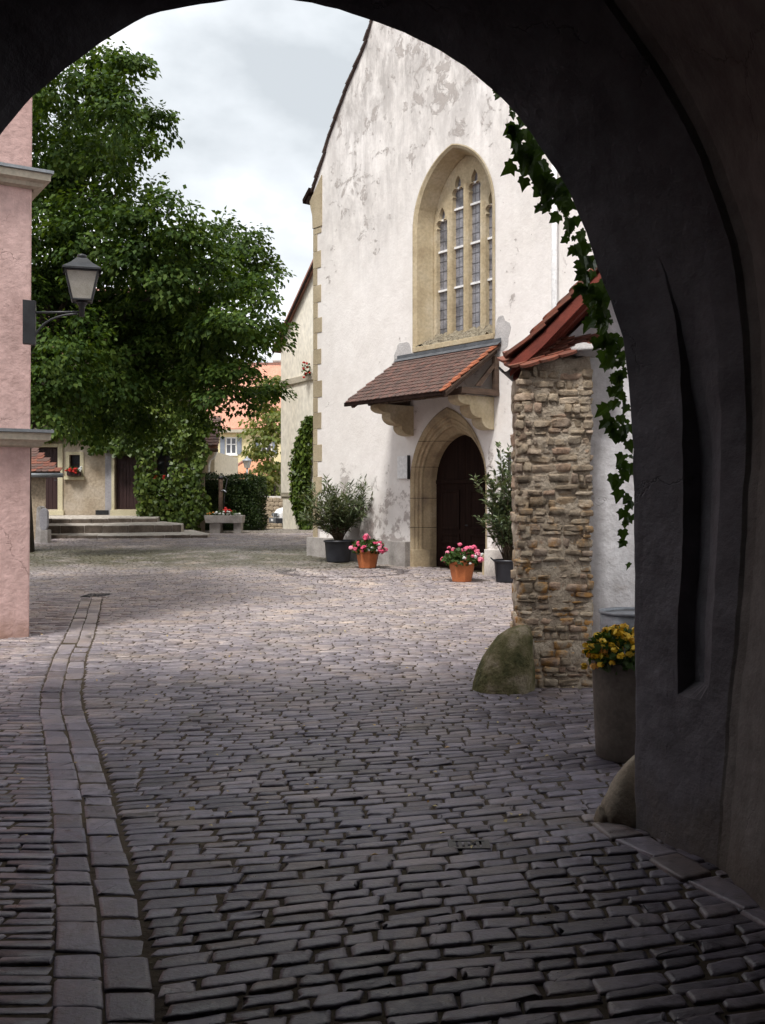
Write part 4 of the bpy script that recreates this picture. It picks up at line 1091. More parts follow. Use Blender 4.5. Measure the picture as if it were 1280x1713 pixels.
# portal: stepped and rolled jamb
mb = MB(); rowsW = []
dsteps0 = [(1.20, -.016), (1.17, -.020), (1.055, .03), (1.045, .06), (1.02, .085), (.985, .08), (.955, .10), (.945, .15), (.915, .165), (.875, .16), (.85, .18), (.845, .24), (.80, .30), (.73, .40), (.715, .44), (.705, .62)]
dsteps = [(1.2 - (1.2 - w) * .56, dd * .85 if dd > 0 else dd) for w, dd in dsteps0]
for w, dd in dsteps:
    k = 1.185 - w
    rowsW.append([cw(u, z, dd) for u, z in parch(-.40, w, .0, 1.95, 3.50 - k * 2.0, 18)])
mb.loft(rowsW)
portal = mb.build('portal', M['sandstone_dark'], church, fixn=False)
for sgn in (-1, 1):                                         # base blocks of the jambs
    mb = MB(); uj = -.40 + sgn * 1.0
    a_, b_ = -.40 + sgn * 1.19, -.40 + sgn * .915
    mb.prism([cw(a_, .0, -.03), cw(-.40 + sgn * 1.08, .0, -.03), cw(b_, .0, .30), cw(b_, .0, .50), cw(a_, .0, .1)], Vector((0, 0, .50)))
    mb.build('jamb_base', M['sandstone_dark'], portal, bevel=.012)
for zz in (0.98, 1.62, 2.30, 2.85):                         # joints between the jamb stones
    mb = MB()
    sec = []
    for w, dd in dsteps:
        k = 1.185 - w; pts_ = parch(-.40, w, .0, 1.95, 3.50 - k * 2.0, 18); half = pts_[:len(pts_) // 2 + 1]
        for a, b_ in zip(half[:-1], half[1:]):
            if a[1] <= zz <= b_[1] or b_[1] <= zz <= a[1]:
                f_ = (zz - a[1]) / max(b_[1] - a[1], 1e-6); sec.append((a[0] + (b_[0] - a[0]) * f_, dd)); break
    mb.loft([[cw(u + .002, zz - .005, dd - .003) for u, dd in sec], [cw(u + .002, zz + .005, dd - .003) for u, dd in sec]])
    mb.build('joint', M['dark_wood'], portal, fixn=False)
# two-leaf door with panels
DD = .51
dl_ = parch(-.40, .935, .06, 1.95, 2.97, 18)
half = dl_[:len(dl_) // 2 + 1]
for sgn in (-1, 1):
    poly = [(-.40 + sgn * (u + .40) * -1, z) for u, z in half] + [(-.40 + sgn * .006, 0.06)]
    poly = [(u, z) if abs(u + .40) > .006 else (-.40 + sgn * .006, z) for u, z in poly]
    mb = MB(); mb.prism([cw(u, z, DD) for u, z in poly], -CN * .06)
    leafd = mb.build('door_leaf', M['dark_wood'], church)
    c = -.40 + sgn * .46
    for z0, z1, pw in ((.16, .56, .30), (.64, .86, .30), (.95, 1.80, .30)):
        mb = MB()
        fr_ = [(c - pw, z0), (c + pw, z0), (c + pw, z1), (c - pw, z1)]; inn_ = [(c - pw + .04, z0 + .04), (c + pw - .04, z0 + .04), (c + pw - .04, z1 - .04), (c - pw + .04, z1 - .04)]
        in2 = [(c - pw + .07, z0 + .07), (c + pw - .07, z0 + .07), (c + pw - .07, z1 - .07), (c - pw + .07, z1 - .07)]
        mb.loft([[cw(u, z, DD - .002) for u, z in fr_], [cw(u, z, DD - .028) for u, z in fr_], [cw(u, z, DD - .028) for u, z in inn_], [cw(u, z, DD - .008) for u, z in in2]], True)
        mb.add([cw(u, z, DD - .008) for u, z in in2], [(0, 1, 2, 3)])
        mb.build('panel', M['dark_wood'], leafd, fixn=False)
    if sgn > 0:
        mb = MB(); mb.tube([cw(-.33, 1.05, DD - .002), cw(-.33, 1.05, DD - .06), cw(-.25, 1.04, DD - .065)], .012, 8); mb.build('handle', M['iron'], leafd)
fbox('transom', -1.30, .50, 1.93, 2.02, -.47, M['dark_wood'], church, .57)

# porch roof over the door
canopy = thing('canopy_roof', (1.606, 21, 0), None, None); canopy.parent = church; canopy.location = (0, 0, 0); ORI[canopy.name] = ORI[church.name]
CU0, CU1, CPJ, CZ0, CZ1 = -1.99, 1.19, 1.50, 4.66, 3.62
rid0, rid1 = cw(CU0, CZ0, 0), cw(CU1, CZ0, 0)
dn = (CN * CPJ + Vector((0, 0, CZ1 - CZ0))).normalized(); Lr = math.hypot(CPJ, CZ1 - CZ0); nr_ = CD.cross(dn)
if nr_.z < 0: nr_ = -nr_
mb = MB(); mb.prism([rid0, rid1, rid1 + dn * Lr, rid0 + dn * Lr], nr_ * -.03); mb.build('boarding', M['beam_wood'], canopy)
TW, TS = 3.18 / 24, (Lr - .06) / 12
tmb = [tile_mesh('tile', TW - .004, .26, .016, M['tile_brown']), tile_mesh('tile', TW - .006, .255, .018, M['tile_brown'])]
to_ = [tile_mesh('tile', TW - .004, .26, .018, M['tile_orange'])]
rr = random.Random(21)
for j in range(12):
    for i in range(24):
        off = (.5 * TW if j % 2 else 0)
        if j % 2 and i == 23: off = .25 * TW
        p = rid0 + CD * (TW * (i + .5) + off - .25 * TW + rr.uniform(-.003, .003)) + dn * (TS * j - .03 + rr.uniform(-.004, .004)) + nr_ * (.010 + rr.uniform(0, .004))
        yt = (dn + nr_ * .085).normalized(); x = yt.cross(nr_).normalized(); zt = x.cross(yt)
        link_mesh('tile', to_[0] if i == 23 else rr.choice(tmb), canopy, Matrix.Translation(p) @ Matrix((x, yt, zt)).transposed().to_4x4())
mb = MB(); mb.prism([rid0 - CD * .03 + nr_ * .055, rid1 + CD * .03 + nr_ * .055, rid1 + CD * .03 + nr_ * .055 + dn * .13, rid0 - CD * .03 + nr_ * .055 + dn * .13], nr_ * .008)
mb.prism([cw(CU0 - .03, CZ0 + .02, -.03), cw(CU1 + .03, CZ0 + .02, -.03), cw(CU1 + .03, CZ0 + .12, -.03), cw(CU0 - .03, CZ0 + .12, -.03)], CN * .012)
mb.build('lead_flashing', M['lead'], canopy)
# timbers: wall plate and front plate on the corbels, rafters, end trusses
mb = MB(); mb.prism([cw(CU0 + .22, 3.62, -.86), cw(CU0 + .22, 3.74, -.86), cw(CU0 + .22, 3.74, -1.0), cw(CU0 + .22, 3.62, -1.0)], CD * (CU1 - CU0 - .3)); mb.build('front_plate', M['beam_wood'], canopy)
mb = MB(); mb.prism([cw(CU0, CZ1 - .05, -CPJ - .02), cw(CU0, CZ1 + .03, -CPJ - .02), cw(CU0, CZ1 + .03, -CPJ + .03), cw(CU0, CZ1 - .05, -CPJ + .03)], CD * (CU1 - CU0)); mb.build('eave_board', M['dark_wood'], canopy)
for k in range(6):
    o_ = rid0 + CD * (.10 + k * (3.18 - .3) / 5) - nr_ * .035
    mb = MB(); mb.prism([o_, o_ + CD * .09, o_ + CD * .09 - nr_ * .10, o_ - nr_ * .10], dn * (Lr - .05)); mb.build('rafter', M['beam_wood'], canopy)
for uu in (CU0 + .28, CU1 - .14):
    mb = MB(); mb.prism([cw(uu, 3.64, -.02), cw(uu, 3.76, -.02), cw(uu, 3.76, -1.02), cw(uu, 3.64, -1.02)], CD * .11); mb.build('tie_beam', M['beam_wood'], canopy)
    mb = MB(); mb.prism([cw(uu + .01, 3.76, -.02), cw(uu + .01, 4.42, -.02), cw(uu + .01, 4.42, -.13), cw(uu + .01, 3.76, -.13)], CD * .09); mb.build('post', M['beam_wood'], canopy)
    mb = MB(); mb.prism([cw(uu + .02, 3.80, -.5), cw(uu + .02, 4.2, -.12), cw(uu + .02, 4.3, -.12), cw(uu + .02, 3.80, -.62)], CD * .07); mb.build('brace', M['beam_wood'], canopy)
# stepped corbels
def corbel(u0):
    pts = [(0, 3.63), (.97, 3.63), (.97, 3.55)]
    def lobe(x0, z0, x1, z1, n=6):
        r = []
        for k in range(n + 1):
            a = math.pi / 2 * k / n; r.append((x1 + (x0 - x1) * math.cos(a), z1 + (z0 - z1) * (1 - math.sin(a)))) 
        return r
    pts += lobe(.97, 3.55, .70, 3.44) + [(.66, 3.44), (.66, 3.38)] + lobe(.66, 3.38, .38, 3.20) + [(.34, 3.20), (.34, 3.16)] + lobe(.34, 3.16, .05, 2.98) + [(0, 2.98)]
    mb = MB(); mb.prism([cw(u0, z, -x) for x, z in pts], CD * .30)
    mb.build('corbel', M['sandstone'], church, bevel=.01)
corbel(-1.79); corbel(.70)
# mortar repairs beside the porch roof and white downpipe
def patch(u, z, ru, rz, seed):
    pts = []
    for k in range(22):
        a = 2 * math.pi * k / 22; w = 1 + .35 * mnoise.noise(Vector((math.cos(a) * 1.5, math.sin(a) * 1.5, seed)))
        pts.append(cw(u + ru * w * math.cos(a), z + rz * w * math.sin(a), -.006))
    mb = MB(); mb.prism(pts, -CN * .05); mb.build('mortar_patch', M['patch'], church)
patch(-1.85, 4.80, .30, .27, 1.0); patch(1.22, 4.85, .22, .33, 2.0); patch(-2.05, 4.62, .18, .10, 5.0)
mb = MB(); mb.tube([cw(2.70, .6, -.12), cw(2.70, 10.5, -.12)], .055, 12); mb.build('downpipe', M['white_paint'], church, smooth=True)
# notice boxes either side of the door
for (u0, z0, z1, lab) in ((-1.98, 2.05, 2.55, 'small white notice box on the church wall left of the door'), (1.10, 2.05, 2.50, 'small white notice box right of the church door, behind the oleander')):
    nb = thing('notice_box', cw(u0, z0), lab, 'notice box', 'notice boxes beside the church door')
    mb = MB(); mb.prism([cw(u0, z0, -.02), cw(u0 + .36, z0, -.02), cw(u0 + .36, z1, -.02), cw(u0, z1, -.02)], CN * .05); mb.build('case', M['white_paint'], nb, bevel=.008)
    mb = MB(); mb.prism([cw(u0 + .361, z0 - .01, -.01), cw(u0 + .375, z0 - .01, -.01), cw(u0 + .375, z1 + .01, -.01), cw(u0 + .361, z1 + .01, -.01)], CN * .075); mb.build('frame_edge', M['iron'], nb)

# ------------------------------------------------------------------ potted plants before the church
def oleander(px_, Ypos, top_z, halfw, label, seed, pr=.27, ph=.42, n_stem=26, leaf=.13, handles=False, nl=46, wide=.26):
    rs = random.Random(seed); base = at(px_, 0, Ypos); z0 = g(Ypos); bx, by = base.x, Ypos
    t = thing('potted_oleander', (bx, by, z0), label, 'potted shrub', 'oleanders in black tubs')
    mb = MB(); mb.lathe((bx, by, z0), [(pr * .80, 0), (pr * .83, .01), (pr * .84, .03), (pr * .95, ph - .05), (pr * .96, ph - .045), (pr * 1.03, ph - .04), (pr * 1.03, ph), (pr * .93, ph), (pr * .90, ph - .08)], 36)
    mb.build('tub', M['black_plastic'], t, smooth=True)
    if handles:
        for s_ in (-1, 1):
            mb = MB(); mb.tube([(bx + s_ * pr * 1.0, by - .05, z0 + ph - .02), (bx + s_ * (pr * 1.0 + .05), by - .05, z0 + ph + .03), (bx + s_ * (pr * 1.0 + .05), by + .05, z0 + ph + .03), (bx + s_ * pr * 1.0, by + .05, z0 + ph - .02)], .012, 6); mb.build('handle', M['black_plastic'], t)
    P = []; AX = []; NR = []; LN = []
    mbs = MB()
    for k in range(n_stem):
        a = rs.uniform(0, 6.28); rad = halfw * math.sqrt(rs.random()); tz = top_z * rs.uniform(.52, 1.0) * (1 - .28 * (rad / halfw) ** 2)
        p0 = Vector((bx + rs.uniform(-.08, .08), by + rs.uniform(-.08, .08), z0 + ph - .06)); p3 = Vector((bx + rad * math.cos(a), by + rad * .8 * math.sin(a), z0 + tz))
        p1 = p0.lerp(p3, .35) + Vector((0, 0, .12)); p1.x = p0.x + (p3.x - p0.x) * .25; p1.y = p0.y + (p3.y - p0.y) * .25
        pts = [((1 - q) ** 2) * p0 + 2 * q * (1 - q) * p1 + q * q * p3 for q in (0, .25, .5, .75, 1)]
        mbs.tube(pts, [.013, .011, .009, .006, .003], 5)
        for m_ in range(nl):
            q = rs.uniform(.30, 1.0) ** .8; p = ((1 - q) ** 2) * p0 + 2 * q * (1 - q) * p1 + q * q * p3
            tng = (p3 - p1).normalized(); rd = Vector((rs.gauss(0, 1), rs.gauss(0, 1), rs.gauss(0, .5))).normalized()
            ax_ = (tng * rs.uniform(.3, 1.0) + rd * .9).normalized()
            P.append(p + rd * .02); AX.append(ax_); NR.append(Vector((rs.gauss(0, .5), rs.gauss(0, .5), 1))); LN.append(leaf * rs.uniform(.6, 1.25))
    mbs.build('stems', M['twig'], t, smooth=True)
    LN = np.array(LN)
    leaves('foliage', np.array(P), np.array(AX), np.array(NR), LN, LN * wide, M['oleander_leaf'], t, .05)
    return t
def cpt(px_, out):                                          # point in front of the facade under pixel column px_
    k = (px_ - 640) / F
    # solve (CP + CD u - ... ) with offset out along CN
    ox, oy = CP.x + CN.x * out, CP.y + CN.y * out
    u = (k * oy - ox) / (CD.x - k * CD.y)
    return Vector((ox + CD.x * u, oy + CD.y * u, 0))
q = cpt(561, .62); oleander(566, q.y, 2.30, .95, 'wide oleander bush in a black tub at the church corner', 5, pr=.33, ph=.50, n_stem=60, leaf=.17, nl=52, wide=.20)
q = cpt(852, .60); oleander(850, q.y, 2.78, .66, 'tall loose shrub in a black tub right of the church door', 9, pr=.27, ph=.42, n_stem=52, leaf=.115, handles=True, nl=78, wide=.46)

def geranium(px_, out, label, seed, fr_n, wh_n):
    q = cpt(px_, out); bx, by = q.x, q.y; z0 = g(by)
    t = thing('flower_planter', (bx, by, z0), label, 'planter', 'terracotta planters of pink geraniums')
    mb = MB(); mb.lathe((bx, by, z0), [(.185, 0), (.19, .01), (.255, .335), (.27, .34), (.275, .40), (.245, .40), (.235, .34)], 8, phase=.2); mb.build('planter', M['terracotta'], t, bevel=.008)
    mb = MB(); mb.lathe((bx, by, z0 + .34), [(.236, 0), (.1, .02), (.01, .02)], 8, phase=.2); mb.build('soil', M['soil'], t)
    leafball(t, 'foliage', (bx, by, z0 + .44), (.34, .32, .15), 650, M['geranium_leaf'], .07, 1.0)
    rs = random.Random(seed)
    for k in range(fr_n):
        a = rs.uniform(0, 6.28); r_ = math.sqrt(rs.random())
        head(t, 'pink', Vector((bx + .42 * r_ * math.cos(a), by + .36 * r_ * math.sin(a), z0 + .47 + .20 * math.sqrt(max(0, 1 - r_ * r_)) + rs.uniform(-.10, .07) - .12 * r_)), rs.uniform(.8, 1.75))
    for k in range(wh_n):
        a = rs.uniform(-2.6, -.2); head(t, 'white', Vector((bx + .30 * math.cos(a) + .08, by + .30 * math.sin(a), z0 + .42 + rs.uniform(-.08, .10))), rs.uniform(.7, 1.0))
geranium(615, .95, 'terracotta planter of pink geraniums beside the left oleander', 3, 32, 6)
geranium(773, 1.25, 'terracotta planter of pink geraniums in front of the church door', 4, 36, 7)

# ------------------------------------------------------------------ pink house on the left with the wall lamp
PC = Vector((-4.10, 11.80, 0)); PD = Vector((.85, .527, 0)).normalized(); PB = Vector((-PD.y, PD.x, 0))   # PD runs along the front to the corner, PB goes back
pink = thing('pink_house', PC, 'pink plastered house front with two grey ledges at the left edge', 'house')
def pw(t, z, b=0.0): return PC + PD * t + PB * b + Vector((0, 0, z))
mb = MB()
mb.prism([pw(-7, -.1, 0), pw(0, -.1, 0), pw(.052, 9.0, 0), pw(-7, 9.0, 0)], PB * 5.5)
mb.build('wall', M['pink'], pink, bevel=.02)
for z0 in (2.20, 5.20):
    mb = MB()
    sec = [(0, .0), (.07, .02), (.09, .06), (.15, .085), (.155, .165), (.0, .165)]
    zb = z0
    # moulded cornice with a returned end
    pts = [[pw(-7, zb + z, -o) for o, z in sec], [pw(.055 + 0, zb + z, -o) + PD * o for o, z in sec], [pw(.055, zb + z, .8) + PD * o for o, z in sec]]
    mb.loft(pts); mb.build('cornice', M['cornice'], pink, fixn=False)
    mb = MB()
    mb.prism([pw(-7, zb + .168, -.18), pw(.235, zb + .168, -.18), pw(.235, zb + .168, .8), pw(.02, zb + .168, .8), pw(.02, zb + .168, .02), pw(-7, zb + .168, .02)], (0, 0, .035))
    mb.build('ledge_flashing', M['zinc'], pink)
mb = MB(); mb.prism([pw(-7.4, 8.95, -.4), pw(.4, 8.95, -.4), pw(.4, 11.5, 2.75), pw(-7.4, 11.5, 2.75)], (0, 0, .12)); mb.prism([pw(-7.4, 8.95, 5.9), pw(.4, 8.95, 5.9), pw(.4, 11.5, 2.75), pw(-7.4, 11.5, 2.75)], (0, 0, .12)); mb.build('roof', M['roof_dark'], pink)

LY = 11.55
lamp = thing('wall_lamp', (-3.45, LY, 3.75), 'black iron wall lantern on a bracket at the corner of the pink house', 'lantern')
def lp(px_, py_): return at(px_, py_, LY)
plate_c = lp(47, 540)
mb = MB(); w = .062; mb.prism([(plate_c.x - w, LY + .02, 3.36), (plate_c.x + w, LY + .09, 3.36), (plate_c.x + w, LY + .09, 3.86), (plate_c.x - w, LY + .02, 3.86)], (.02, -.08, 0)); mb.build('wall_plate', M['iron'], lamp, bevel=.006)
LX = lp(137, 0).x
zA = lp(0, 522).z
mb = MB(); mb.tube([(plate_c.x + .05, LY + .03, zA), (LX, LY, zA)], .014, 8); mb.build('arm', M['iron'], lamp, smooth=True)
mb = MB(); p0, p1, p2 = Vector((plate_c.x + .05, LY + .03, zA - .32)), Vector((plate_c.x + .14, LY + .02, zA - .03)), Vector((LX - .05, LY, zA - .02))
mb.tube([((1 - q) ** 2) * p0 + 2 * q * (1 - q) * p1 + q * q * p2 for q in np.linspace(0, 1, 10)], .013, 8); mb.build('brace', M['iron'], lamp, smooth=True)
mb = MB(); mb.lathe((LX, LY, 0), [(.03, zA - .05), (.035, zA + .06), (.05, zA + .08), (.07, zA + .12)], 14); mb.build('socket', M['iron'], lamp, smooth=True)
zb, zt = lp(0, 503).z, lp(0, 456).z
wb_, wt_ = .105, .175
def sqr(r, z, ph=.5): return [Vector((LX + r * 1.414 * math.cos(math.pi / 4 + ph * 0 + k * math.pi / 2 + .28), LY + r * 1.414 * math.sin(math.pi / 4 + k * math.pi / 2 + .28), z)) for k in range(4)]
B_, T_ = sqr(wb_, zb), sqr(wt_, zt)
for k in range(4):
    j = (k + 1) % 4
    mb = MB(); ins = .012
    c_ = (B_[k] + B_[j] + T_[j] + T_[k]) / 4
    mb.add([v.lerp(c_, .06) for v in (B_[k], B_[j], T_[j], T_[k])], [(0, 1, 2, 3)]); mb.build('pane', M['lamp_glass'], lamp, fixn=False)
    mb = MB(); mb.tube([B_[k], T_[k]], .011, 6); mb.build('frame_bar', M['iron'], lamp)
mb = MB(); mb.tube(B_ + [B_[0]], .012, 6); mb.tube(T_ + [T_[0]], .013, 6); mb.add(B_, [(0, 1, 2, 3)]); mb.build('frame_ring', M['iron'], lamp)
mb = MB(); mb.loft([sqr(wt_ + .035, zt + .005), sqr(wt_ + .035, zt + .025), sqr(.12, zt + .09), sqr(.06, zt + .155), sqr(.05, zt + .16)], True); mb.add(sqr(.05, zt + .16), [(0, 1, 2, 3)]); mb.build('hood', M['iron'], lamp)
mb = MB(); mb.lathe((LX, LY, zt), [(.045, .16), (.05, .165), (.055, .19), (.05, .20), (.02, .21), (.004, .215)], 14); mb.build('finial', M['iron'], lamp, smooth=True)
mb = MB(); mb.lathe((LX, LY, zb), [(.015, .17), (.032, .15), (.036, .11), (.022, .075), (.004, .065)], 12); mb.build('bulb', M['white_paint'], lamp, smooth=True)

# ------------------------------------------------------------------ old house behind the tree, with steps and ivy
HY = 35.2; HS = HY / F
def hx(px_): return (px_ - 640) * HS
def hz(py_): return EYE + (HZ - py_) * HS
ZL = hz(861)
house = thing('old_house', (hx(150), HY, ZL), 'old tan plastered house with maroon doors, half covered in ivy', 'house')
wall_o = [(hx(-40), .2), (hx(343), .2), (hx(343), 6.6), (hx(-40), 6.6)]
def rect(x0, x1, y0, y1): return [(hx(x0), hz(y1)), (hx(x1), hz(y1)), (hx(x1), hz(y0)), (hx(x0), hz(y0))]
holes = [rect(60, 97, 748, 852), rect(116.5, 134, 761, 792), rect(192, 232, 742, 852), rect(261, 289, 756, 801)]
V2, T2 = fill_with_holes(wall_o, holes)
mb = MB(); mb.add([(a, HY, b) for a, b in V2], T2)
for h_ in holes:
    n = 4; mb.add([(a, HY, b) for a, b in h_] + [(a, HY + .28, b) for a, b in h_], [(i, (i + 1) % 4, 4 + (i + 1) % 4, 4 + i) for i in range(4)])
HRX = (330 - 640) / F * (HY + 8)
mb.add([(hx(343), HY, .2), (HRX, HY + 8, .2), (HRX, HY + 8, 6.6), (hx(343), HY, 6.6)], [(0, 1, 2, 3)])
mb.add([(hx(-40), HY, .2), (hx(-40), HY + 8, .2), (hx(-40), HY + 8, 6.6), (hx(-40), HY, 6.6)], [(0, 1, 2, 3)])
mb.build('wall', M['house_plaster'], house, fixn=False)
mb = MB(); mb.prism([(hx(-45), HY - .5, 6.5), (hx(346), HY - .5, 6.5), ((338 - 640) / F * (HY + 4), HY + 4, 9.6), (hx(-45), HY + 4, 9.6)], (0, 0, .15)); mb.prism([(hx(-45), HY + 8.5, 6.5), (HRX, HY + 8.5, 6.5), ((338 - 640) / F * (HY + 4), HY + 4, 9.6), (hx(-45), HY + 4, 9.6)], (0, 0, .15))
mb.add([(hx(343), HY, 6.5), (HRX, HY + 8, 6.5), ((336 - 640) / F * (HY + 4), HY + 4, 9.55)], [(0, 1, 2)]); mb.build('roof', M['roof_dark'], house)
def hbox(name, x0, x1, y0, y1, out, mat, root=house, inn=.05, bev=.01):
    mb = MB(); mb.box((hx(x0), HY - out, hz(y1)), (hx(x1), HY + inn, hz(y0))); return mb.build(name, mat, root, bevel=bev)
def planks(root, x0, x1, y0, y1, n, Y, mat):
    for k in range(n):
        a = hx(x0) + (hx(x1) - hx(x0)) * k / n; b_ = hx(x0) + (hx(x1) - hx(x0)) * (k + 1) / n
        mb = MB(); mb.box((a + .004, Y - random.uniform(.02, .028), hz(y1) + .01), (b_ - .004, Y, hz(y0) - .01)); mb.build('plank', mat, root, bevel=.004)
for (x0, x1, y0, y1, n) in ((60, 97, 748, 852, 6), (192, 232, 742, 852, 7)):
    mb = MB(); mb.box((hx(x0), HY + .22, hz(y1)), (hx(x1), HY + .27, hz(y0))); d_ = mb.build('door', M['maroon_wood'], house)
    planks(d_, x0, x1, y0, y1, n, HY + .22, M['maroon_wood'])
    mb = MB(); mb.tube([(hx(x1 - 4), HY + .2, hz(803)), (hx(x1 - 4), HY + .13, hz(803)), (hx(x1 - 8), HY + .13, hz(803.5))], .012, 6); mb.build('handle', M['iron'], d_)
for a in ((97.1, 105.5, 742, 858, .05), (55, 97, 742, 748, .04), (187, 191.9, 742, 858, .05), (232.1, 241, 742, 858, .045), (186, 244, 853, 863, .14), (84, 108, 854, 862, .12)):
    hbox('door_frame', *a[:4], a[4], M['cream_trim'])
for a in ((110, 116.4, 756, 797, .04), (134.1, 140.5, 756, 797, .04), (116.4, 134.1, 756, 760.9, .038), (108, 142, 797.2, 802.5, .09), (116.4, 134.1, 792.1, 797, .038)):
    hbox('window_frame', *a[:4], a[4], M['cream_trim'])
for (x0, x1, y0, y1, nz) in ((116.5, 134, 761, 792, 2), (261, 289, 756, 801, 3)):
    mb = MB(); mb.box((hx(x0), HY + .16, hz(y1)), (hx(x1), HY + .18, hz(y0))); wn_ = mb.build('window_glass', M['glass'], house)
    mb = MB(); mb.box((hx(x1) - .05, HY + .12, hz(y1)), (hx(x1), HY + .158, hz(y0))); mb.box((hx(x0), HY + .12, hz(y1)), (hx(x0) + .03, HY + .158, hz(y0))); mb.box((hx((x0 + x1) / 2) - .02, HY + .12, hz(y1)), (hx((x0 + x1) / 2) + .02, HY + .158, hz(y0))) if nz > 2 else None
    mb.build('casement', M['maroon_wood'], wn_)
    for k in range(1, nz):
        zz = hz(y0 + (y1 - y0) * k / nz); mb = MB(); mb.box((hx(x0), HY + .125, zz - .012), (hx(x1), HY + .157, zz + .012)); mb.build('glazing_bar', M['maroon_wood'], wn_)
hbox('plaster_strip', 176, 186.9, 752, 862, .012, M['grey_plaster'])
hbox('cellar_vent', 160, 182, 853.5, 861, .03, M['iron'])
mb = MB()
pts = [at(178, 780, HY - .05), at(178, 850, HY - .05)]
def window_box(px0, px1, py, lab, reds, whites, seed):
    t = thing('window_box', (hx((px0 + px1) / 2), HY - .14, hz(py)), lab, 'flower box', 'flower boxes on the old house')
    mb = MB(); mb.box((hx(px0), HY - .24, hz(py)), (hx(px1), HY - .06, hz(py) + .15)); mb.build('box', M['maroon_wood'], t, bevel=.01)
    c = (hx((px0 + px1) / 2), HY - .16, hz(py) + .20)
    leafball(t, 'foliage', c, ((hx(px1) - hx(px0)) / 2 + .03, .13, .10), 160, M['geranium_leaf'], .06)
    rs = random.Random(seed)
    for k in range(reds): head(t, 'red', Vector((c[0] + rs.uniform(-.27, .12), c[1] - rs.uniform(.02, .14), c[2] + rs.uniform(-.12, .08))), rs.uniform(1.1, 1.6))
    for k in range(whites): head(t, 'white', Vector((c[0] + rs.uniform(.16, .28), c[1] - rs.uniform(.02, .14), c[2] + rs.uniform(-.08, .10))), rs.uniform(.9, 1.3))
    return t
window_box(115, 137, 796, 'red and white flowers in a box below the small cream framed window', 14, 6, 2)
window_box(264, 286, 809, 'flower box with a few red and white blooms under the ivy framed window', 7, 3, 6)

# ivy on the house: leaves over wall patches, thick towards the door's right
def wall_ivy(name, label, rects, Y, mat, dens, size, thick, root_loc, cat='ivy', nrm=(0, -1, 0), dirx=(1, 0, 0), edge_noise=1.4):
    t = thing(name, root_loc, label, cat)
    P = []; 
    dx = np.array(dirx); nn = np.array(nrm)
    for (a0, a1, b0, b1, th_) in rects:                    # metres along dirx and z from root
        n = int((a1 - a0) * (b1 - b0) * dens)
        a = rng.uniform(a0, a1, n); b = rng.uniform(b0, b1, n)
        # ragged outline
        ea = np.minimum(a - a0, a1 - a); eb = np.minimum(b - b0, b1 - b)
        w = np.array([mnoise.noise(Vector((x * edge_noise, z * edge_noise, 3.3))) for x, z in zip(a, b)])
        ok = np.minimum(ea, eb) > (w + .1) * .35
        a, b, w = a[ok], b[ok], w[ok]
        dpt = th_ * (rng.random(len(a)) ** .7) * (.75 + .6 * w)
        P.append(np.array(root_loc) * np.array([1, 1, 0]) + dx * a[:, None] + nn * dpt[:, None] + np.stack([0 * a, 0 * a, b], -1))
    P = np.concatenate(P); N = len(P)
    ax = np.tile([0, 0, -1.0], (N, 1)) + rng.normal(0, .55, (N, 3)); nr = nn + np.array([0, 0, .55]) + rng.normal(0, .4, (N, 3))
    Ln = size * rng.uniform(.6, 1.3, N)
    leaves('foliage', P, ax, nr, Ln, Ln * .95, mat, t)
    return t
def hr(x0, x1, y0, y1, th_): return (hx(x0) - hx(150), hx(x1) - hx(150), hz(y1), hz(y0), th_)
hi = wall_ivy('wall_ivy', 'thick green ivy covering the old house front around its right window', [
    hr(225, 345, 690, 760, .55), hr(325, 353, 690, 872, .5), hr(229, 268, 735, 866, .45), hr(285, 344, 735, 875, .5), hr(235, 338, 797, 884, .6), hr(255, 296, 800, 812, .28), hr(170, 346, 620, 752, .55),
    hr(50, 190, 640, 738, .55), hr(55, 112, 715, 746, .4), hr(150, 240, 700, 758, .5), hr(195, 235, 735, 764, .4)], HY, M['ivy_leaf'], 330, .15, .5, (hx(150), HY - .03, 0))
mb = MB()
for k in range(7):
    x = hx(random.uniform(240, 335)); mb.tube([(x, HY - .05, .9), (x + random.uniform(-.2, .2), HY - .06, 2.2), (x + random.uniform(-.5, .3), HY - .05, 4.0), (x + random.uniform(-1.2, .3), HY - .05, 5.6)], [.03, .025, .02, .01], 6)
mb.build('stems', M['twig'], hi)

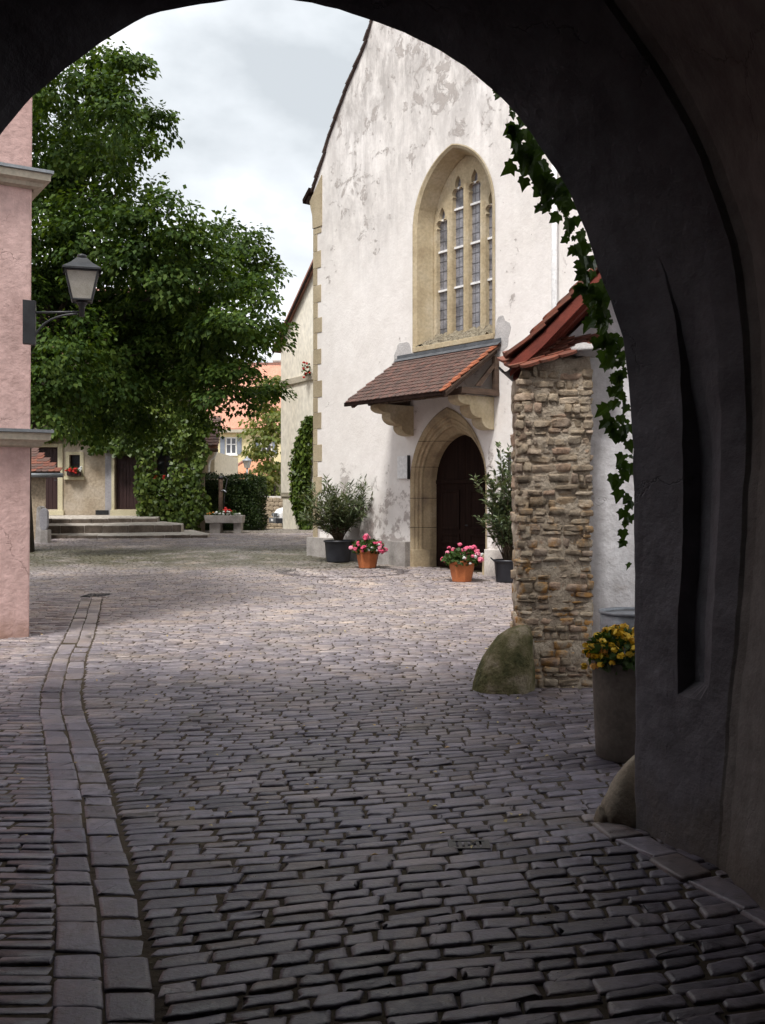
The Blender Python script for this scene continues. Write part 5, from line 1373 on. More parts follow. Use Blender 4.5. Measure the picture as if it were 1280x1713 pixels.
# three broad cobbled steps with stone risers
steps_o = thing('stone_steps', (hx(200), 33, g(32)), 'three broad worn stone steps in front of the old house', 'steps')
def sY(py_, Z): return (EYE - Z) * F / (py_ - HZ)
stp = [(.30, .44, .555, 32.0, 33.15, 348), (.50, .725, .845, 33.15, 34.2, 304), (.80, .925, 1.06, 34.2, 35.3, 264)]
for (zb0, zf, zk, Yf, Yk, xr) in stp:
    xl = (40 - 640) / F * Yf; xe = (xr - 640) / F * (Yf + .4)
    front = []
    nseg = 16
    for k in range(nseg + 1):
        f_ = k / nseg; x = xl + (xe - xl) * f_
        front.append((x, Yf + .12 * (f_ ** 3) * 3 + .02 * mnoise.noise(Vector((x * 2, Yf, 0)))))
    back_end = (xe - .15 - 1.0, 35.18) if xr < 340 else (xe - 1.1, 35.18)
    poly = front + [(xe + .02, front[-1][1] + .25), back_end, (xl, 35.18)]
    mb = MB()
    def zt_(x, y): return zf + (zk - zf) * min(1, max(0, (y - Yf) / (Yk - Yf)))
    top = [Vector((x, y, zt_(x, y) + .006 * mnoise.noise(Vector((x * 3, y * 3, 5))))) for x, y in poly]; bot = [Vector((x, y, zb0 - .2)) for x, y in poly]
    n = len(poly)
    mb.add(top + bot, [tuple(range(n))] + [(i, n + i, n + (i + 1) % n, (i + 1) % n) for i in range(n)])
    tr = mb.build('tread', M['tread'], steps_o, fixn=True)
    # riser stones
    x = xl; seg = 0
    while x < xe - .1:
        w = random.uniform(.5, 1.1); x1 = min(x + w, xe)
        f0, f1 = (x - xl) / (xe - xl), (x1 - xl) / (xe - xl)
        y0_, y1_ = Yf + .36 * f0 ** 3, Yf + .36 * f1 ** 3
        mb = MB(); o_ = random.uniform(.02, .05)
        mb.prism([(x + .008, y0_ - o_, zb0 - .1), (x1 - .008, y1_ - o_, zb0 - .1), (x1 - .008, y1_ + .22, zb0 - .1), (x + .008, y0_ + .22, zb0 - .1)], (0, 0, zf + .012 + random.uniform(-.01, .01) - zb0 + .1))
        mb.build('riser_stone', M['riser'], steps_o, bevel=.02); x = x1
    # small cobbles set in the tread
    nn_ = 700; xx = rng.uniform(xl, xe - .3, nn_); yy = rng.uniform(Yf + .2, Yk, nn_)
    hw_ = rng.uniform(.035, .07, nn_)
    def stepmap(s, v): return s, v
    Vc = make_setts(xx, yy, hw_, hw_ * .8, 8, None, stepmap, .15, .004)
    Vc[:, :, 2] = Vc[:, :, 2] - gv_fast(Vc[:, :, 1]) + zf + (zk - zf) * np.clip((Vc[:, :, 1] - Yf) / (Yk - Yf), 0, 1) + .012
    me = joined_setts('tread_cobbles', [Vc], [8], [np.clip(rng.normal(.75, .12, nn_), 0, 1)]); me.materials[0] = M['tread']; tag(link_mesh('tread_cobbles', me, steps_o), kind='stuff')

# lean-to at the far left and the two standing stones before it
LTY = 31.2; ls = LTY / F
def lx(px_): return (px_ - 640) * ls
def lz(py_): return EYE + (HZ - py_) * ls
lean = thing('lean_to', (lx(40), LTY, g(LTY)), 'low lean-to with a small tiled roof next to the pink house', 'shed')
mb = MB(); mb.prism([(lx(-30), LTY + .25, .2), (lx(72), LTY + .25, .2), ((66 - 640) / F * (LTY + 2.4), LTY + 2.4, .2), (lx(-30), LTY + 2.4, .2)], (0, 0, lz(793) - .2)); mb.build('wall', M['wall_rubble'], lean)
ridge_l, ridge_r = (lx(-40), LTY + 1.6, lz(742)), ((48 - 640) / F * (LTY + 1.6), LTY + 1.6, lz(752))
mb = MB(); mb.prism([(lx(-40), LTY, lz(792)), (lx(101), LTY, lz(792)), ridge_r, ridge_l], (0, 0, .05)); mb.prism([(lx(101), LTY, lz(792)), ((75 - 640) / F * (LTY + 2.6), LTY + 2.6, lz(790)), ridge_r], (0, 0, .05)); mb.build('roof_boarding', M['beam_wood'], lean)
tml = [tile_mesh('tile', .19, .30, .02, M['tile_brown']), tile_mesh('tile', .185, .29, .022, M['tile_red'])]
e0 = Vector((lx(101), LTY, lz(792))); up_ = (Vector(ridge_l) - Vector((lx(-40), LTY, lz(792)))); Lu = up_.length; dnl = -up_.normalized(); acl = Vector((-1, 0, 0)); nl_ = acl.cross(dnl)
if nl_.z < 0: nl_ = -nl_
for j in range(11):
    f_ = j / 11
    xr_ = lx(101) + (ridge_r[0] - lx(101)) * f_ + .02
    for i in range(10):
        p = Vector((xr_ - .19 * (i + .5) - (.09 if j % 2 else 0), LTY, lz(792))) - dnl * (Lu * f_ + .24) + nl_ * .06
        if j == 10: continue
        yt = (dnl + nl_ * .08).normalized(); x = yt.cross(nl_).normalized(); zt = x.cross(yt)
        link_mesh('tile', random.choice(tml), lean, Matrix.Translation(p) @ Matrix((x, yt, zt)).transposed().to_4x4())
mb = MB(); mb.tube([(lx(-40), LTY - .06, lz(795)), (lx(106), LTY - .06, lz(795))], .07, 10); mb.build('gutter', M['zinc'], lean, smooth=True)
ss = thing('standing_stone', (lx(68), 30.2, g(30.2)), 'upright weathered stone post with a rounded top beside the steps', 'stone')
sy = 30.2 / F
def sx(px_): return (px_ - 640) * sy
def sz(py_): return EYE + (HZ - py_) * sy
mb = MB(); mb.prism([(sx(58), 30.2, g(30.2) - .05), (sx(71), 30.1, g(30.2) - .05), (sx(70.5), 30.1, sz(849)), (sx(67), 30.15, sz(846)), (sx(61), 30.2, sz(849))], (.02, .35, 0)); mb.build('post', M['grey_stone'], ss, bevel=.03)
mb = MB(); pts = []
for k in range(18):
    a = math.pi * k / 17; pts.append((sx(77.5) + .118 * math.cos(a), 29.95, sz(859) + .16 * math.sin(a)))
pts += [(sx(77.5) - .118, 29.95, sz(880)), (sx(77.5) - .05, 29.95, sz(887)), (sx(77.5) + .06, 29.95, sz(887)), (sx(77.5) + .118, 29.95, sz(880))]
mb.prism(pts, (0, .14, 0)); mb.build('slab', M['grey_plaster'], ss, bevel=.02)
mb = MB(); mb.box((sx(71.5), 29.95, g(30) - .05), (sx(84.5), 30.3, sz(886))); mb.build('base', M['grey_stone'], ss, bevel=.03)

# ------------------------------------------------------------------ beyond: neighbour house, hedge, trough, street
nb_ = thing('beige_house', ((345 - 640) / F * 43, 43, g(43)), 'beige house end with brown tiled eave and white rain pipe behind the hedge', 'house')
def bx_(p, Y=43.0): return (p - 640) / F * Y
def bz_(p, Y=43.0): return EYE + (HZ - p) * Y / F
mb = MB(); mb.box((bx_(200), 43, -.2), (bx_(359), 50, bz_(755))); mb.build('wall', M['beige_wall'], nb_)
mb = MB(); mb.prism([(bx_(200), 42.6, bz_(752)), (bx_(367), 42.6, bz_(752)), (bx_(352), 46, bz_(690)), (bx_(200), 46, bz_(690))], (0, 0, .12)); mb.build('roof_boarding', M['roof_dark'], nb_)
tmn = [tile_mesh('tile', .24, .42, .03, M['tile_brown']), tile_mesh('tile', .235, .41, .035, M['tile_brown'])]
o_ = Vector((bx_(367), 42.6, bz_(752))); upv = Vector((0, 3.4, bz_(690) - bz_(752))); dnn = -upv.normalized(); nn2 = Vector((-1, 0, 0)).cross(dnn)
if nn2.z < 0: nn2 = -nn2
for j in range(10):
    for i in range(6):
        p = o_ + Vector((-.24 * (i + .4) - .10 * j * .38, 0, .0)) - dnn * (.33 * j + .36) + nn2 * .15
        yt = (dnn + nn2 * .08).normalized(); x = yt.cross(nn2).normalized(); zt = x.cross(yt)
        link_mesh('tile', random.choice(tmn), nb_, Matrix.Translation(p) @ Matrix((x, yt, zt)).transposed().to_4x4())
mb = MB(); mb.tube([(bx_(300), 42.5, bz_(754)), (bx_(368), 42.5, bz_(754))], .08, 8); mb.build('gutter', M['beam_wood'], nb_)
mb = MB(); mb.tube([(bx_(365), 42.55, bz_(757)), (bx_(362), 42.6, bz_(764)), (bx_(352), 42.9, bz_(770)), (bx_(350), 42.93, bz_(778)), (bx_(350), 42.93, 0)], .055, 8); mb.build('rain_pipe', M['white_paint'], nb_, smooth=True)

hedge = thing('clipped_hedge', (-5.6, 37.3, g(37)), 'dark green clipped hedge behind the flower trough', 'hedge')
hx0, hx1, hy0, hy1, hzt = (325 - 640) / F * 37, (437 - 640) / F * 37, 36.7, 38.4, EYE + (HZ - 797) * 37 / F
n = 15000; face = rng.choice(4, n, p=[.55, .15, .15, .15]); a = rng.random(n); b = rng.random(n)
zb_ = g(37)
P = np.zeros((n, 3)); NR = np.zeros((n, 3))
for f_, (fx, fy, fz, nn_) in enumerate(((lambda: hx0 + (hx1 - hx0) * a, lambda: hy0 + 0 * a, lambda: zb_ + .12 + (hzt - zb_ - .12) * b, (0, -1, 0)), (lambda: hx0 + (hx1 - hx0) * a, lambda: hy0 + (hy1 - hy0) * b, lambda: hzt + 0 * a, (0, 0, 1)), (lambda: hx1 + 0 * a, lambda: hy0 + (hy1 - hy0) * a, lambda: zb_ + (hzt - zb_) * b, (1, 0, 0)), (lambda: hx0 + 0 * a, lambda: hy0 + (hy1 - hy0) * a, lambda: zb_ + (hzt - zb_) * b, (-1, 0, 0)))):
    k = face == f_
    Q = np.stack([fx(), fy(), fz()], -1); P[k] = Q[k]; NR[k] = nn_
P += NR * (rng.normal(0, .05, (n, 1)) + .05 * np.sin(P[:, :1] * 5 + P[:, 2:] * 6) - .10 * (rng.random((n, 1)) ** 2))
Ln = .07 * rng.uniform(.6, 1.4, n)
leaves('foliage', P, NR + rng.normal(0, .8, (n, 3)), NR + np.array([0, 0, .5]) + rng.normal(0, .5, (n, 3)), Ln, Ln * .6, M['hedge_leaf'], hedge)
mb = MB(); mb.box((hx0 + .12, hy0 + .14, zb_), (hx1 - .12, hy1 - .12, hzt - .14)); mb.build('inner_twigs', M['hedge_leaf'], hedge)
# dark side gate left of the hedge
sg = thing('side_gate', ((328 - 640) / F * 36.6, 36.6, g(36.6)), 'dark narrow wooden gate between ivy wall and hedge', 'gate')
for k in range(4):
    x0 = (318 + k * 4.6 - 640) / F * 36.6; mb = MB(); mb.box((x0, 36.6, g(36.6) + .1), (x0 + .09, 36.64, g(36.6) + 1.5)); mb.build('plank', M['dark_wood'], sg)
mb = MB(); mb.box(((317 - 640) / F * 36.6, 36.5, g(36.6) - .05), ((340 - 640) / F * 36.6, 37.2, g(36.6) + .1)); mb.build('sill_stone', M['grey_stone'], sg)

TY = 35.0; ts = TY / F
def tx_(p): return (p - 640) * ts
def tz_(p): return EYE + (HZ - p) * ts
trough = thing('flower_trough', (tx_(376), TY, g(TY)), 'grey stone trough on two blocks planted with red and white flowers', 'trough')
mb = MB(); z0, z1 = tz_(874.5), tz_(862)
mb.loft([[(tx_(346), TY - .3, z0), (tx_(407), TY - .3, z0), (tx_(407), TY + .35, z0), (tx_(346), TY + .35, z0)], [(tx_(344), TY - .33, z1), (tx_(408), TY - .33, z1), (tx_(408), TY + .38, z1), (tx_(344), TY + .38, z1)], [(tx_(348), TY - .25, z1), (tx_(404), TY - .25, z1), (tx_(404), TY + .3, z1), (tx_(348), TY + .3, z1)], [(tx_(348), TY - .25, z1 - .06), (tx_(404), TY - .25, z1 - .06), (tx_(404), TY + .3, z1 - .06), (tx_(348), TY + .3, z1 - .06)]], True)
mb.add([(tx_(346), TY - .3, z0), (tx_(407), TY - .3, z0), (tx_(407), TY + .35, z0), (tx_(346), TY + .35, z0)], [(3, 2, 1, 0)]); mb.build('basin', M['grey_stone'], trough, bevel=.015)
mb = MB(); mb.box((tx_(348), TY - .25, z1 - .07), (tx_(404), TY + .3, z1 - .04)); mb.build('soil', M['soil'], trough)
for a, b_ in ((352, 370), (392, 405)):
    mb = MB(); mb.box((tx_(a), TY - .2, g(TY) - .05), (tx_(b_), TY + .3, z0)); mb.build('support_block', M['grey_stone'], trough, bevel=.02)
leafball(trough, 'foliage', (tx_(376), TY, z1 + .05), (.58, .28, .10), 420, M['geranium_leaf'], .07)
rs = random.Random(8)
for k in range(9): head(trough, 'red', Vector((tx_(rs.uniform(376, 389)), TY - rs.uniform(-.1, .2), z1 + rs.uniform(.10, .24))), rs.uniform(1.3, 1.9))
for k in range(17): head(trough, 'white', Vector((tx_(rs.uniform(360, 404)), TY - rs.uniform(.05, .3), z1 + rs.uniform(.02, .13))), rs.uniform(1.0, 1.4))
for k in range(8): head(trough, 'orange', Vector((tx_(rs.uniform(347, 360)), TY - rs.uniform(.05, .3), z1 + rs.uniform(.02, .1))), rs.uniform(1.1, 1.6))
pump = thing('water_pump', (tx_(367), TY + .5, g(TY)), 'old dark hand water pump with long lever behind the trough', 'water pump')
PY = TY + .5
mb = MB(); mb.tube([(tx_(365.5), PY, g(TY)), (tx_(365.5), PY, tz_(800))], [.085, .075], 10); mb.build('post', M['beam_wood'], pump, smooth=True)
mb = MB(); mb.lathe((tx_(365.5), PY, tz_(800)), [(.09, 0), (.09, .05), (.05, .09), (.01, .11)], 12); mb.build('cap', M['iron'], pump, smooth=True)
mb = MB(); mb.tube([(tx_(365.5), PY, tz_(801)), (tx_(366.5), PY, tz_(791)), (tx_(377), PY - .05, tz_(801)), (tx_(373), PY - .1, tz_(825)), (tx_(371), PY - .1, tz_(862))], .018, 7); mb.build('lever', M['iron'], pump, smooth=True)
mb = MB(); mb.tube([(tx_(366), PY, tz_(821)), (tx_(372), PY - .2, tz_(820)), (tx_(377), PY - .28, tz_(823))], .025, 8); mb.build('spout', M['zinc_light'], pump, smooth=True)

# cream building behind the church, with creeper
KP = Vector((-3.90, 39.0, 0))
def kw(u, z, dd=0.0): return KP + CD * u - CN * dd + Vector((0, 0, z))
cream = thing('cream_building', (-3.9, 39, g(39)), 'cream plastered gabled building half hidden behind the church corner', 'building')
mb = MB(); mb.prism([kw(0, 1.85), kw(8, 1.85), kw(8, 13.2), kw(5.3, 13.2), kw(0, 7.55)], -CN * 9); mb.build('wall', M['cream_wall'], cream)
mb = MB(); mb.prism([kw(.10, -.3, .02), kw(8, -.3, .02), kw(8, 1.72, .02), kw(.10, 1.72, .02)], -CN * 8.9); mb.build('base_wall', M['cream_wall'], cream)
mb = MB(); mb.loft([[kw(-.02, 1.60, .02), kw(8, 1.60, .02)], [kw(-.02, 1.85, -.02), kw(8, 1.85, -.02)]]); mb.prism([kw(.06, 1.70, -.015), kw(8, 1.70, -.015), kw(8, 1.77, -.015), kw(.06, 1.77, -.015)], -CN * .06); mb.build('base_offset', M['cornice'], cream, fixn=False)
mb = MB(); mb.prism([kw(-.03, 5.90, -.07), kw(8, 6.18, -.07), kw(8, 6.42, -.07), kw(-.03, 6.14, -.07)], -CN * .1); mb.build('string_course', M['cornice'], cream, bevel=.02)
mb = MB(); mb.prism([kw(-.32, 7.25, -.18), kw(5.3, 13.2, -.18), kw(5.3, 13.38, -.18), kw(-.32, 7.43, -.18)], -CN * 9.3); mb.build('roof', M['roof_dark'], cream)
mb = MB(); mb.prism([kw(-.30, 7.16, -.20), kw(5.3, 13.05, -.20), kw(5.3, 13.22, -.20), kw(-.30, 7.33, -.20)], -CN * .04); mb.build('verge_board', M['dark_wood'], cream)
t = thing('flower_basket', kw(2.05, 6.2, -.2), 'small hanging clump of red flowers on the cream building ledge', 'flowers')
leafball(t, 'foliage', kw(2.05, 6.35, -.2), (.16, .16, .2), 60, M['geranium_leaf'], .09)
for k in range(9): head(t, 'red', kw(2.12 + random.uniform(-.12, .12), 6.35 + random.uniform(-.4, .25), -.25 + random.uniform(-.1, .1)), random.uniform(1.1, 1.6))

cr_root = kw(1.0, 0, -.05)
KX = 37.6
t = thing('wall_creeper', (cr_root.x, cr_root.y, g(38)), 'bushy green creeper on the cream wall by the church corner', 'creeper')
n = 5200; tt = rng.random(n); zc = .55 + 4.1 * tt
wid = np.interp(zc, [.5, 1.0, 1.6, 2.6, 3.4, 4.1, 4.7], [.35, .65, .8, .95, .85, .5, .1])
uu = 2.22 - wid * rng.random(n); dd = -(.08 + .45 * np.interp(zc, [.5, 1.5, 3, 4.7], [.6, 1, .9, .4]) * rng.random(n))
P = np.array([tuple(kw(a, b, c)) for a, b, c in zip(uu, zc, dd)])
NR = np.tile(np.array(CN), (n, 1)) + np.array([0, 0, .5]) + rng.normal(0, .45, (n, 3)); Ln = .14 * rng.uniform(.6, 1.3, n)
leaves('foliage', P, np.tile([0, 0, -1.0], (n, 1)) + rng.normal(0, .6, (n, 3)), NR, Ln, Ln * .85, M['ivy_leaf'], t)
mb = MB(); 
for k in range(4): mb.tube([kw(1.75 + k * .09, .1, -.08), kw(1.7 + k * .1, 1.6, -.1), kw(1.6 + k * .12, 3.6, -.1)], [.04, .03, .015], 6)
mb.build('stems', M['twig'], t)

# low stone wall in the street and the parked van
sw = thing('stone_wall', (-6.0, 56, g(56)), 'low rubble stone wall with pale coping along the street', 'wall')
WY = 56.0; ws = WY / F
def wx(p): return (p - 640) * ws
def wz(p): return EYE + (HZ - p) * ws
mb = MB(); mb.box((wx(405), WY, g(WY) - .5), (wx(520), WY + .5, wz(834.5))); mb.build('wall_core', M['mortar'], sw)
mb = MB(); mb.box((wx(404), WY - .06, wz(834.5)), (wx(521), WY + .56, wz(830))); mb.build('coping', M['pale_stone'], sw, bevel=.02)
wst = [stone_mesh('wall_stone', k + .9, M['wall_rubble']) for k in range(6)]
rr = random.Random(77)
z = g(WY) - .1
while z < wz(834.5) - .05:
    h = rr.uniform(.16, .26); x = wx(432)
    while x < wx(480):
        w = rr.uniform(.22, .5)
        Mx = Matrix.Translation((x + w / 2, WY - .01, z + h / 2)) @ Matrix.Diagonal((w * 1.0, .16, h * 1.02, 1)); link_mesh('wall_stone', rr.choice(wst), sw, Mx); x += w
    z += h

def van(loc, yaw):
    t = thing('parked_van', loc, 'white van parked in the street, its nose past the cream wall', 'van')
    Mv = Matrix.Translation(loc) @ Matrix.Rotation(yaw, 4, 'Z')
    def tr(p): return Mv @ Vector(p)
    hw = .90
    # side profile: x forward
    prof = [(2.30, .32), (2.34, .55), (2.30, .78), (2.10, .98), (1.45, 1.16), (.75, 1.88), (.45, 1.95), (-2.3, 1.95), (-2.42, 1.85), (-2.45, .45), (-2.40, .32)]
    rows_ = []
    for y, ins in ((-hw, 0.05), (-hw + .05, 0), (0, 0), (hw - .05, 0), (hw, .05)):
        row = []
        for x, z in prof:
            k = .10 * max(0, (z - 1.0)) ; nose = .22 * max(0, (x - 1.2) / 1.1) ** 2
            yy = y * (1 - k * .6 - nose * .55); xx = x - ins * (1 if x > 0 else -1) - (nose * .55 * abs(y) ** 2); row.append(tr((xx, yy, z - ins * (.5 if z > 1 else 0))))
        rows_.append(row)
    mb = MB(); mb.loft([list(r) for r in rows_], False)
    npf = len(prof); 
    for r in (rows_[0], rows_[-1]): mb.add(r, [tuple(range(npf))])
    for a, b_ in zip(rows_[:-1], rows_[1:]): mb.add([a[0], a[-1], b_[-1], b_[0]], [(0, 1, 2, 3)])
    mb.build('body', M['white_paint'], t, smooth=False)
    mb = MB(); mb.loft([[tr((1.44, y * .80, 1.185)) for y in (-1, 0, 1)], [tr((.80, y * .74, 1.86)) for y in (-1, 0, 1)]]); mb.build('windscreen', M['glass'], t, fixn=False)
    for s_ in (-1, 1):
        mb = MB(); mb.add([tr((1.15, s_ * .905, 1.16)), tr((.35, s_ * .905, 1.16)), tr((.35, s_ * .865, 1.78)), tr((.72, s_ * .865, 1.78))], [(0, 1, 2, 3)]); mb.build('side_window', M['glass'], t, fixn=False)
        for xw in (1.45, -1.45):
            mb = MB()
            ring = []
            for (r, y) in ((.18, .76), (.33, .76), (.34, .80), (.34, .90), (.32, .93), (.20, .92)):
                ring.append([tr((xw + r * math.cos(q), s_ * y, .33 + r * math.sin(q))) for q in np.linspace(0, 2 * math.pi, 21)[:-1]])
            mb.loft(ring, True); wh = mb.build('wheel', M['black_plastic'], t, fixn=False)
            mb = MB(); mb.add([tr((xw + .2 * math.cos(q), s_ * .915, .33 + .2 * math.sin(q))) for q in np.linspace(0, 2 * math.pi, 17)[:-1]], [tuple(range(16))]); mb.build('rim', M['zinc_light'], wh, fixn=False)
        mb = MB(); mb.loft([[tr((2.325, s_ * .78, .66)), tr((2.335, s_ * .50, .66))], [tr((2.29, s_ * .76, .80)), tr((2.30, s_ * .50, .80))]]); mb.build('headlight', M['zinc_light'], t, fixn=False)
    def fb(name, x0, x1, y0, y1, z0, z1, mat, root=t, bev=.01):
        mb = MB(); mb.box((x0, y0, z0), (x1, y1, z1), Mv); return mb.build(name, mat, root, bevel=bev)
    fb('grille', 2.27, 2.36, -.48, .48, .63, .80, M['iron'])
    fb('bumper', 2.1, 2.45, -.84, .84, .30, .56, M['black_plastic'], bev=.04)
    fb('number_plate', 2.45, 2.46, -.26, .26, .40, .51, M['white_paint'], bev=.002)
    mb = MB(); mb.tube([tr((2.372, .085 * math.cos(q), .715 + .085 * math.sin(q))) for q in np.linspace(0, 2 * math.pi, 21)], .009, 5)
    for a in (((-.05, .055), (0, -.0)), ((.05, .055), (0, -.0)), ((-.07, .0), (-.03, -.07)), ((-.03, -.07), (0, -.01)), ((0, -.01), (.03, -.07)), ((.03, -.07), (.07, 0))):
        mb.tube([tr((2.372, a[0][0], .715 + a[0][1])), tr((2.372, a[1][0], .715 + a[1][1]))], .008, 5)
    mb.build('emblem', M['zinc_light'], t)
VY = 50.0
vt = van(Vector((-3.10, VY + .75, g(VY))), R(-162))

# yellow house, its low outbuilding, street lamp, pale tree
YY = 76.0; yS = YY / F
def yx(p): return (p - 640) * yS
def yz(p): return EYE + (HZ - p) * yS
yh = thing('yellow_house', (yx(410), YY, -.8), 'yellow house with grey shutters and a big orange tiled roof', 'house')
wins = [(377, 396, 731, 760), (436, 455, 731, 762), (377, 396, 690 + 180, 899)]
hl = [[(yx(a), yz(d_)), (yx(b_), yz(d_)), (yx(b_), yz(c_)), (yx(a), yz(c_))] for a, b_, c_, d_ in wins[:2]]
V2, T2 = fill_with_holes([(yx(300), -1), (yx(560), -1), (yx(560), yz(720)), (yx(300), yz(720))], hl)
mb = MB(); mb.add([(a, YY, b_) for a, b_ in V2], T2)
for h_ in hl: mb.add([(a, YY, b_) for a, b_ in h_] + [(a, YY + .2, b_) for a, b_ in h_], [(i, (i + 1) % 4, 4 + (i + 1) % 4, 4 + i) for i in range(4)])
mb.add([(yx(300), YY, -1), (yx(300), YY + 9, -1), (yx(300), YY + 9, yz(720)), (yx(300), YY, yz(720))], [(0, 1, 2, 3)])
mb.build('wall', M['yellow_wall'], yh, fixn=False)
mb = MB(); mb.prism([(yx(295), YY - .4, yz(721)), (yx(565), YY - .4, yz(721)), (yx(565), YY + 4.8, yz(606) + .3), (yx(295), YY + 4.8, yz(606) + .3)], (0, 0, .2)); rf_ = mb.build('roof', M['roof_far'], yh)
mb = MB(); mb.box((yx(295), YY + 4.7, yz(606) + .35), (yx(565), YY + 5.0, yz(606) + .62)); mb.build('ridge', M['roof_dark'], rf_)
mb = MB(); mb.box((yx(447), YY + 5, yz(606)), (yx(458), YY + 5.6, yz(600) + .45)); mb.box((yx(444), YY + 4.9, yz(600) + .46), (yx(461), YY + 5.7, yz(599) + .55)); mb.build('chimney', M['pale_stone'], rf_)
mb = MB(); mb.box((yx(295), YY - .45, yz(724)), (yx(565), YY - .3, yz(719))); mb.build('eave', M['cornice'], yh)
for a, b_, c_, d_ in wins[:2]:
    mb = MB(); mb.box((yx(a), YY + .12, yz(d_)), (yx(b_), YY + .14, yz(c_))); wg = mb.build('window', M['glass'], yh)
    mb = MB(); mb.box((yx(a), YY + .06, yz(d_)), (yx(a) + .1, YY + .118, yz(c_))); mb.box((yx(b_) - .1, YY + .06, yz(d_)), (yx(b_), YY + .118, yz(c_))); mb.box((yx(a) + .102, YY + .06, yz(c_) - .1), (yx(b_) - .102, YY + .118, yz(c_))); mb.box((yx(a) + .102, YY + .06, yz(d_)), (yx(b_) - .102, YY + .118, yz(d_) + .1)); mb.build('frame', M['white_paint'], wg)
    mb = MB(); m_ = (yx(a) + yx(b_)) / 2; mb.box((m_ - .05, YY + .055, yz(d_) + .1), (m_ + .05, YY + .118, yz(c_) - .1)); mb.build('mullion', M['white_paint'], wg)
    mb = MB(); zz = yz(c_ + (d_ - c_) * .42); mb.box((yx(a) + .1, YY + .06, zz - .035), (m_ - .052, YY + .118, zz + .035)); mb.box((m_ + .052, YY + .06, zz - .035), (yx(b_) - .1, YY + .118, zz + .035)); mb.build('glazing_bar', M['white_paint'], wg)
    for s0, s1 in ((a - 8.5, a - .6), (b_ + .6, b_ + 8.5)):
        mb = MB(); mb.box((yx(s0), YY - .06, yz(d_)), (yx(s1), YY - .01, yz(c_))); sh_ = mb.build('shutter', M['shutter'], yh)
    mb = MB(); mb.box((yx(a - 2), YY - .1, yz(d_ + 2.5)), (yx(b_ + 2), YY + .02, yz(d_))); mb.build('sill', M['white_paint'], yh)
ob = thing('outbuilding', ((400 - 640) / F * 62, 62, g(62)), 'low outbuilding with an orange hipped roof behind the hedge', 'building')
oS = 62 / F
def ox_(p): return (p - 640) * oS
def oz_(p): return EYE + (HZ - p) * oS
mb = MB(); mb.box((ox_(372), 62, -1), (ox_(470), 65, oz_(800))); mb.build('wall', M['beige_wall'], ob)
mb = MB(); mb.add([(ox_(366), 61.7, oz_(801)), (ox_(476), 61.7, oz_(801)), (ox_(440), 63.5, oz_(762)), (ox_(412), 63.5, oz_(764)), (ox_(366), 65.4, oz_(801)), (ox_(476), 65.4, oz_(801))], [(0, 1, 2, 3), (0, 3, 4), (1, 5, 2), (4, 3, 2, 5)]); mb.build('roof', M['roof_orange'], ob)
mb = MB(); mb.tube([(ox_(366), 61.7, oz_(801) + .03), (ox_(412), 63.5, oz_(764) + .03), (ox_(440), 63.5, oz_(762) + .03), (ox_(476), 61.7, oz_(801) + .03)], .09, 6); mb.build('hip_tiles', M['roof_dark'], ob)
sl = thing('street_lamp', ((413.5 - 640) / F * 52, 52, g(52)), 'old style grey street lamp with glass lantern above the hedge', 'street lamp')
SX = (413.5 - 640) / F * 52
def slz(p): return EYE + (HZ - p) * 52 / F
mb = MB(); mb.tube([(SX, 52, g(52)), (SX, 52, g(52) + .9), (SX, 52, slz(783))], [.09, .055, .045], 10); mb.build('post', M['zinc'], sl, smooth=True)
for k in range(4):
    a0, a1 = math.pi / 2 * k + .5, math.pi / 2 * (k + 1) + .5
    mb = MB(); mb.add([(SX + .11 * math.cos(a0), 52 + .11 * math.sin(a0), slz(783)), (SX + .11 * math.cos(a1), 52 + .11 * math.sin(a1), slz(783)), (SX + .22 * math.cos(a1), 52 + .22 * math.sin(a1), slz(771)), (SX + .22 * math.cos(a0), 52 + .22 * math.sin(a0), slz(771))], [(0, 1, 2, 3)]); mb.build('pane', M['lamp_glass'], sl, fixn=False)
    mb = MB(); mb.tube([(SX + .115 * math.cos(a0), 52 + .115 * math.sin(a0), slz(783)), (SX + .225 * math.cos(a0), 52 + .225 * math.sin(a0), slz(771))], .018, 5); mb.build('frame_bar', M['zinc'], sl)
mb = MB(); mb.lathe((SX, 52, slz(771)), [(.25, 0), (.24, .03), (.12, .12), (.05, .16), (.03, .22), (.004, .24)], 12); mb.build('hood', M['zinc_light'], sl, smooth=True)

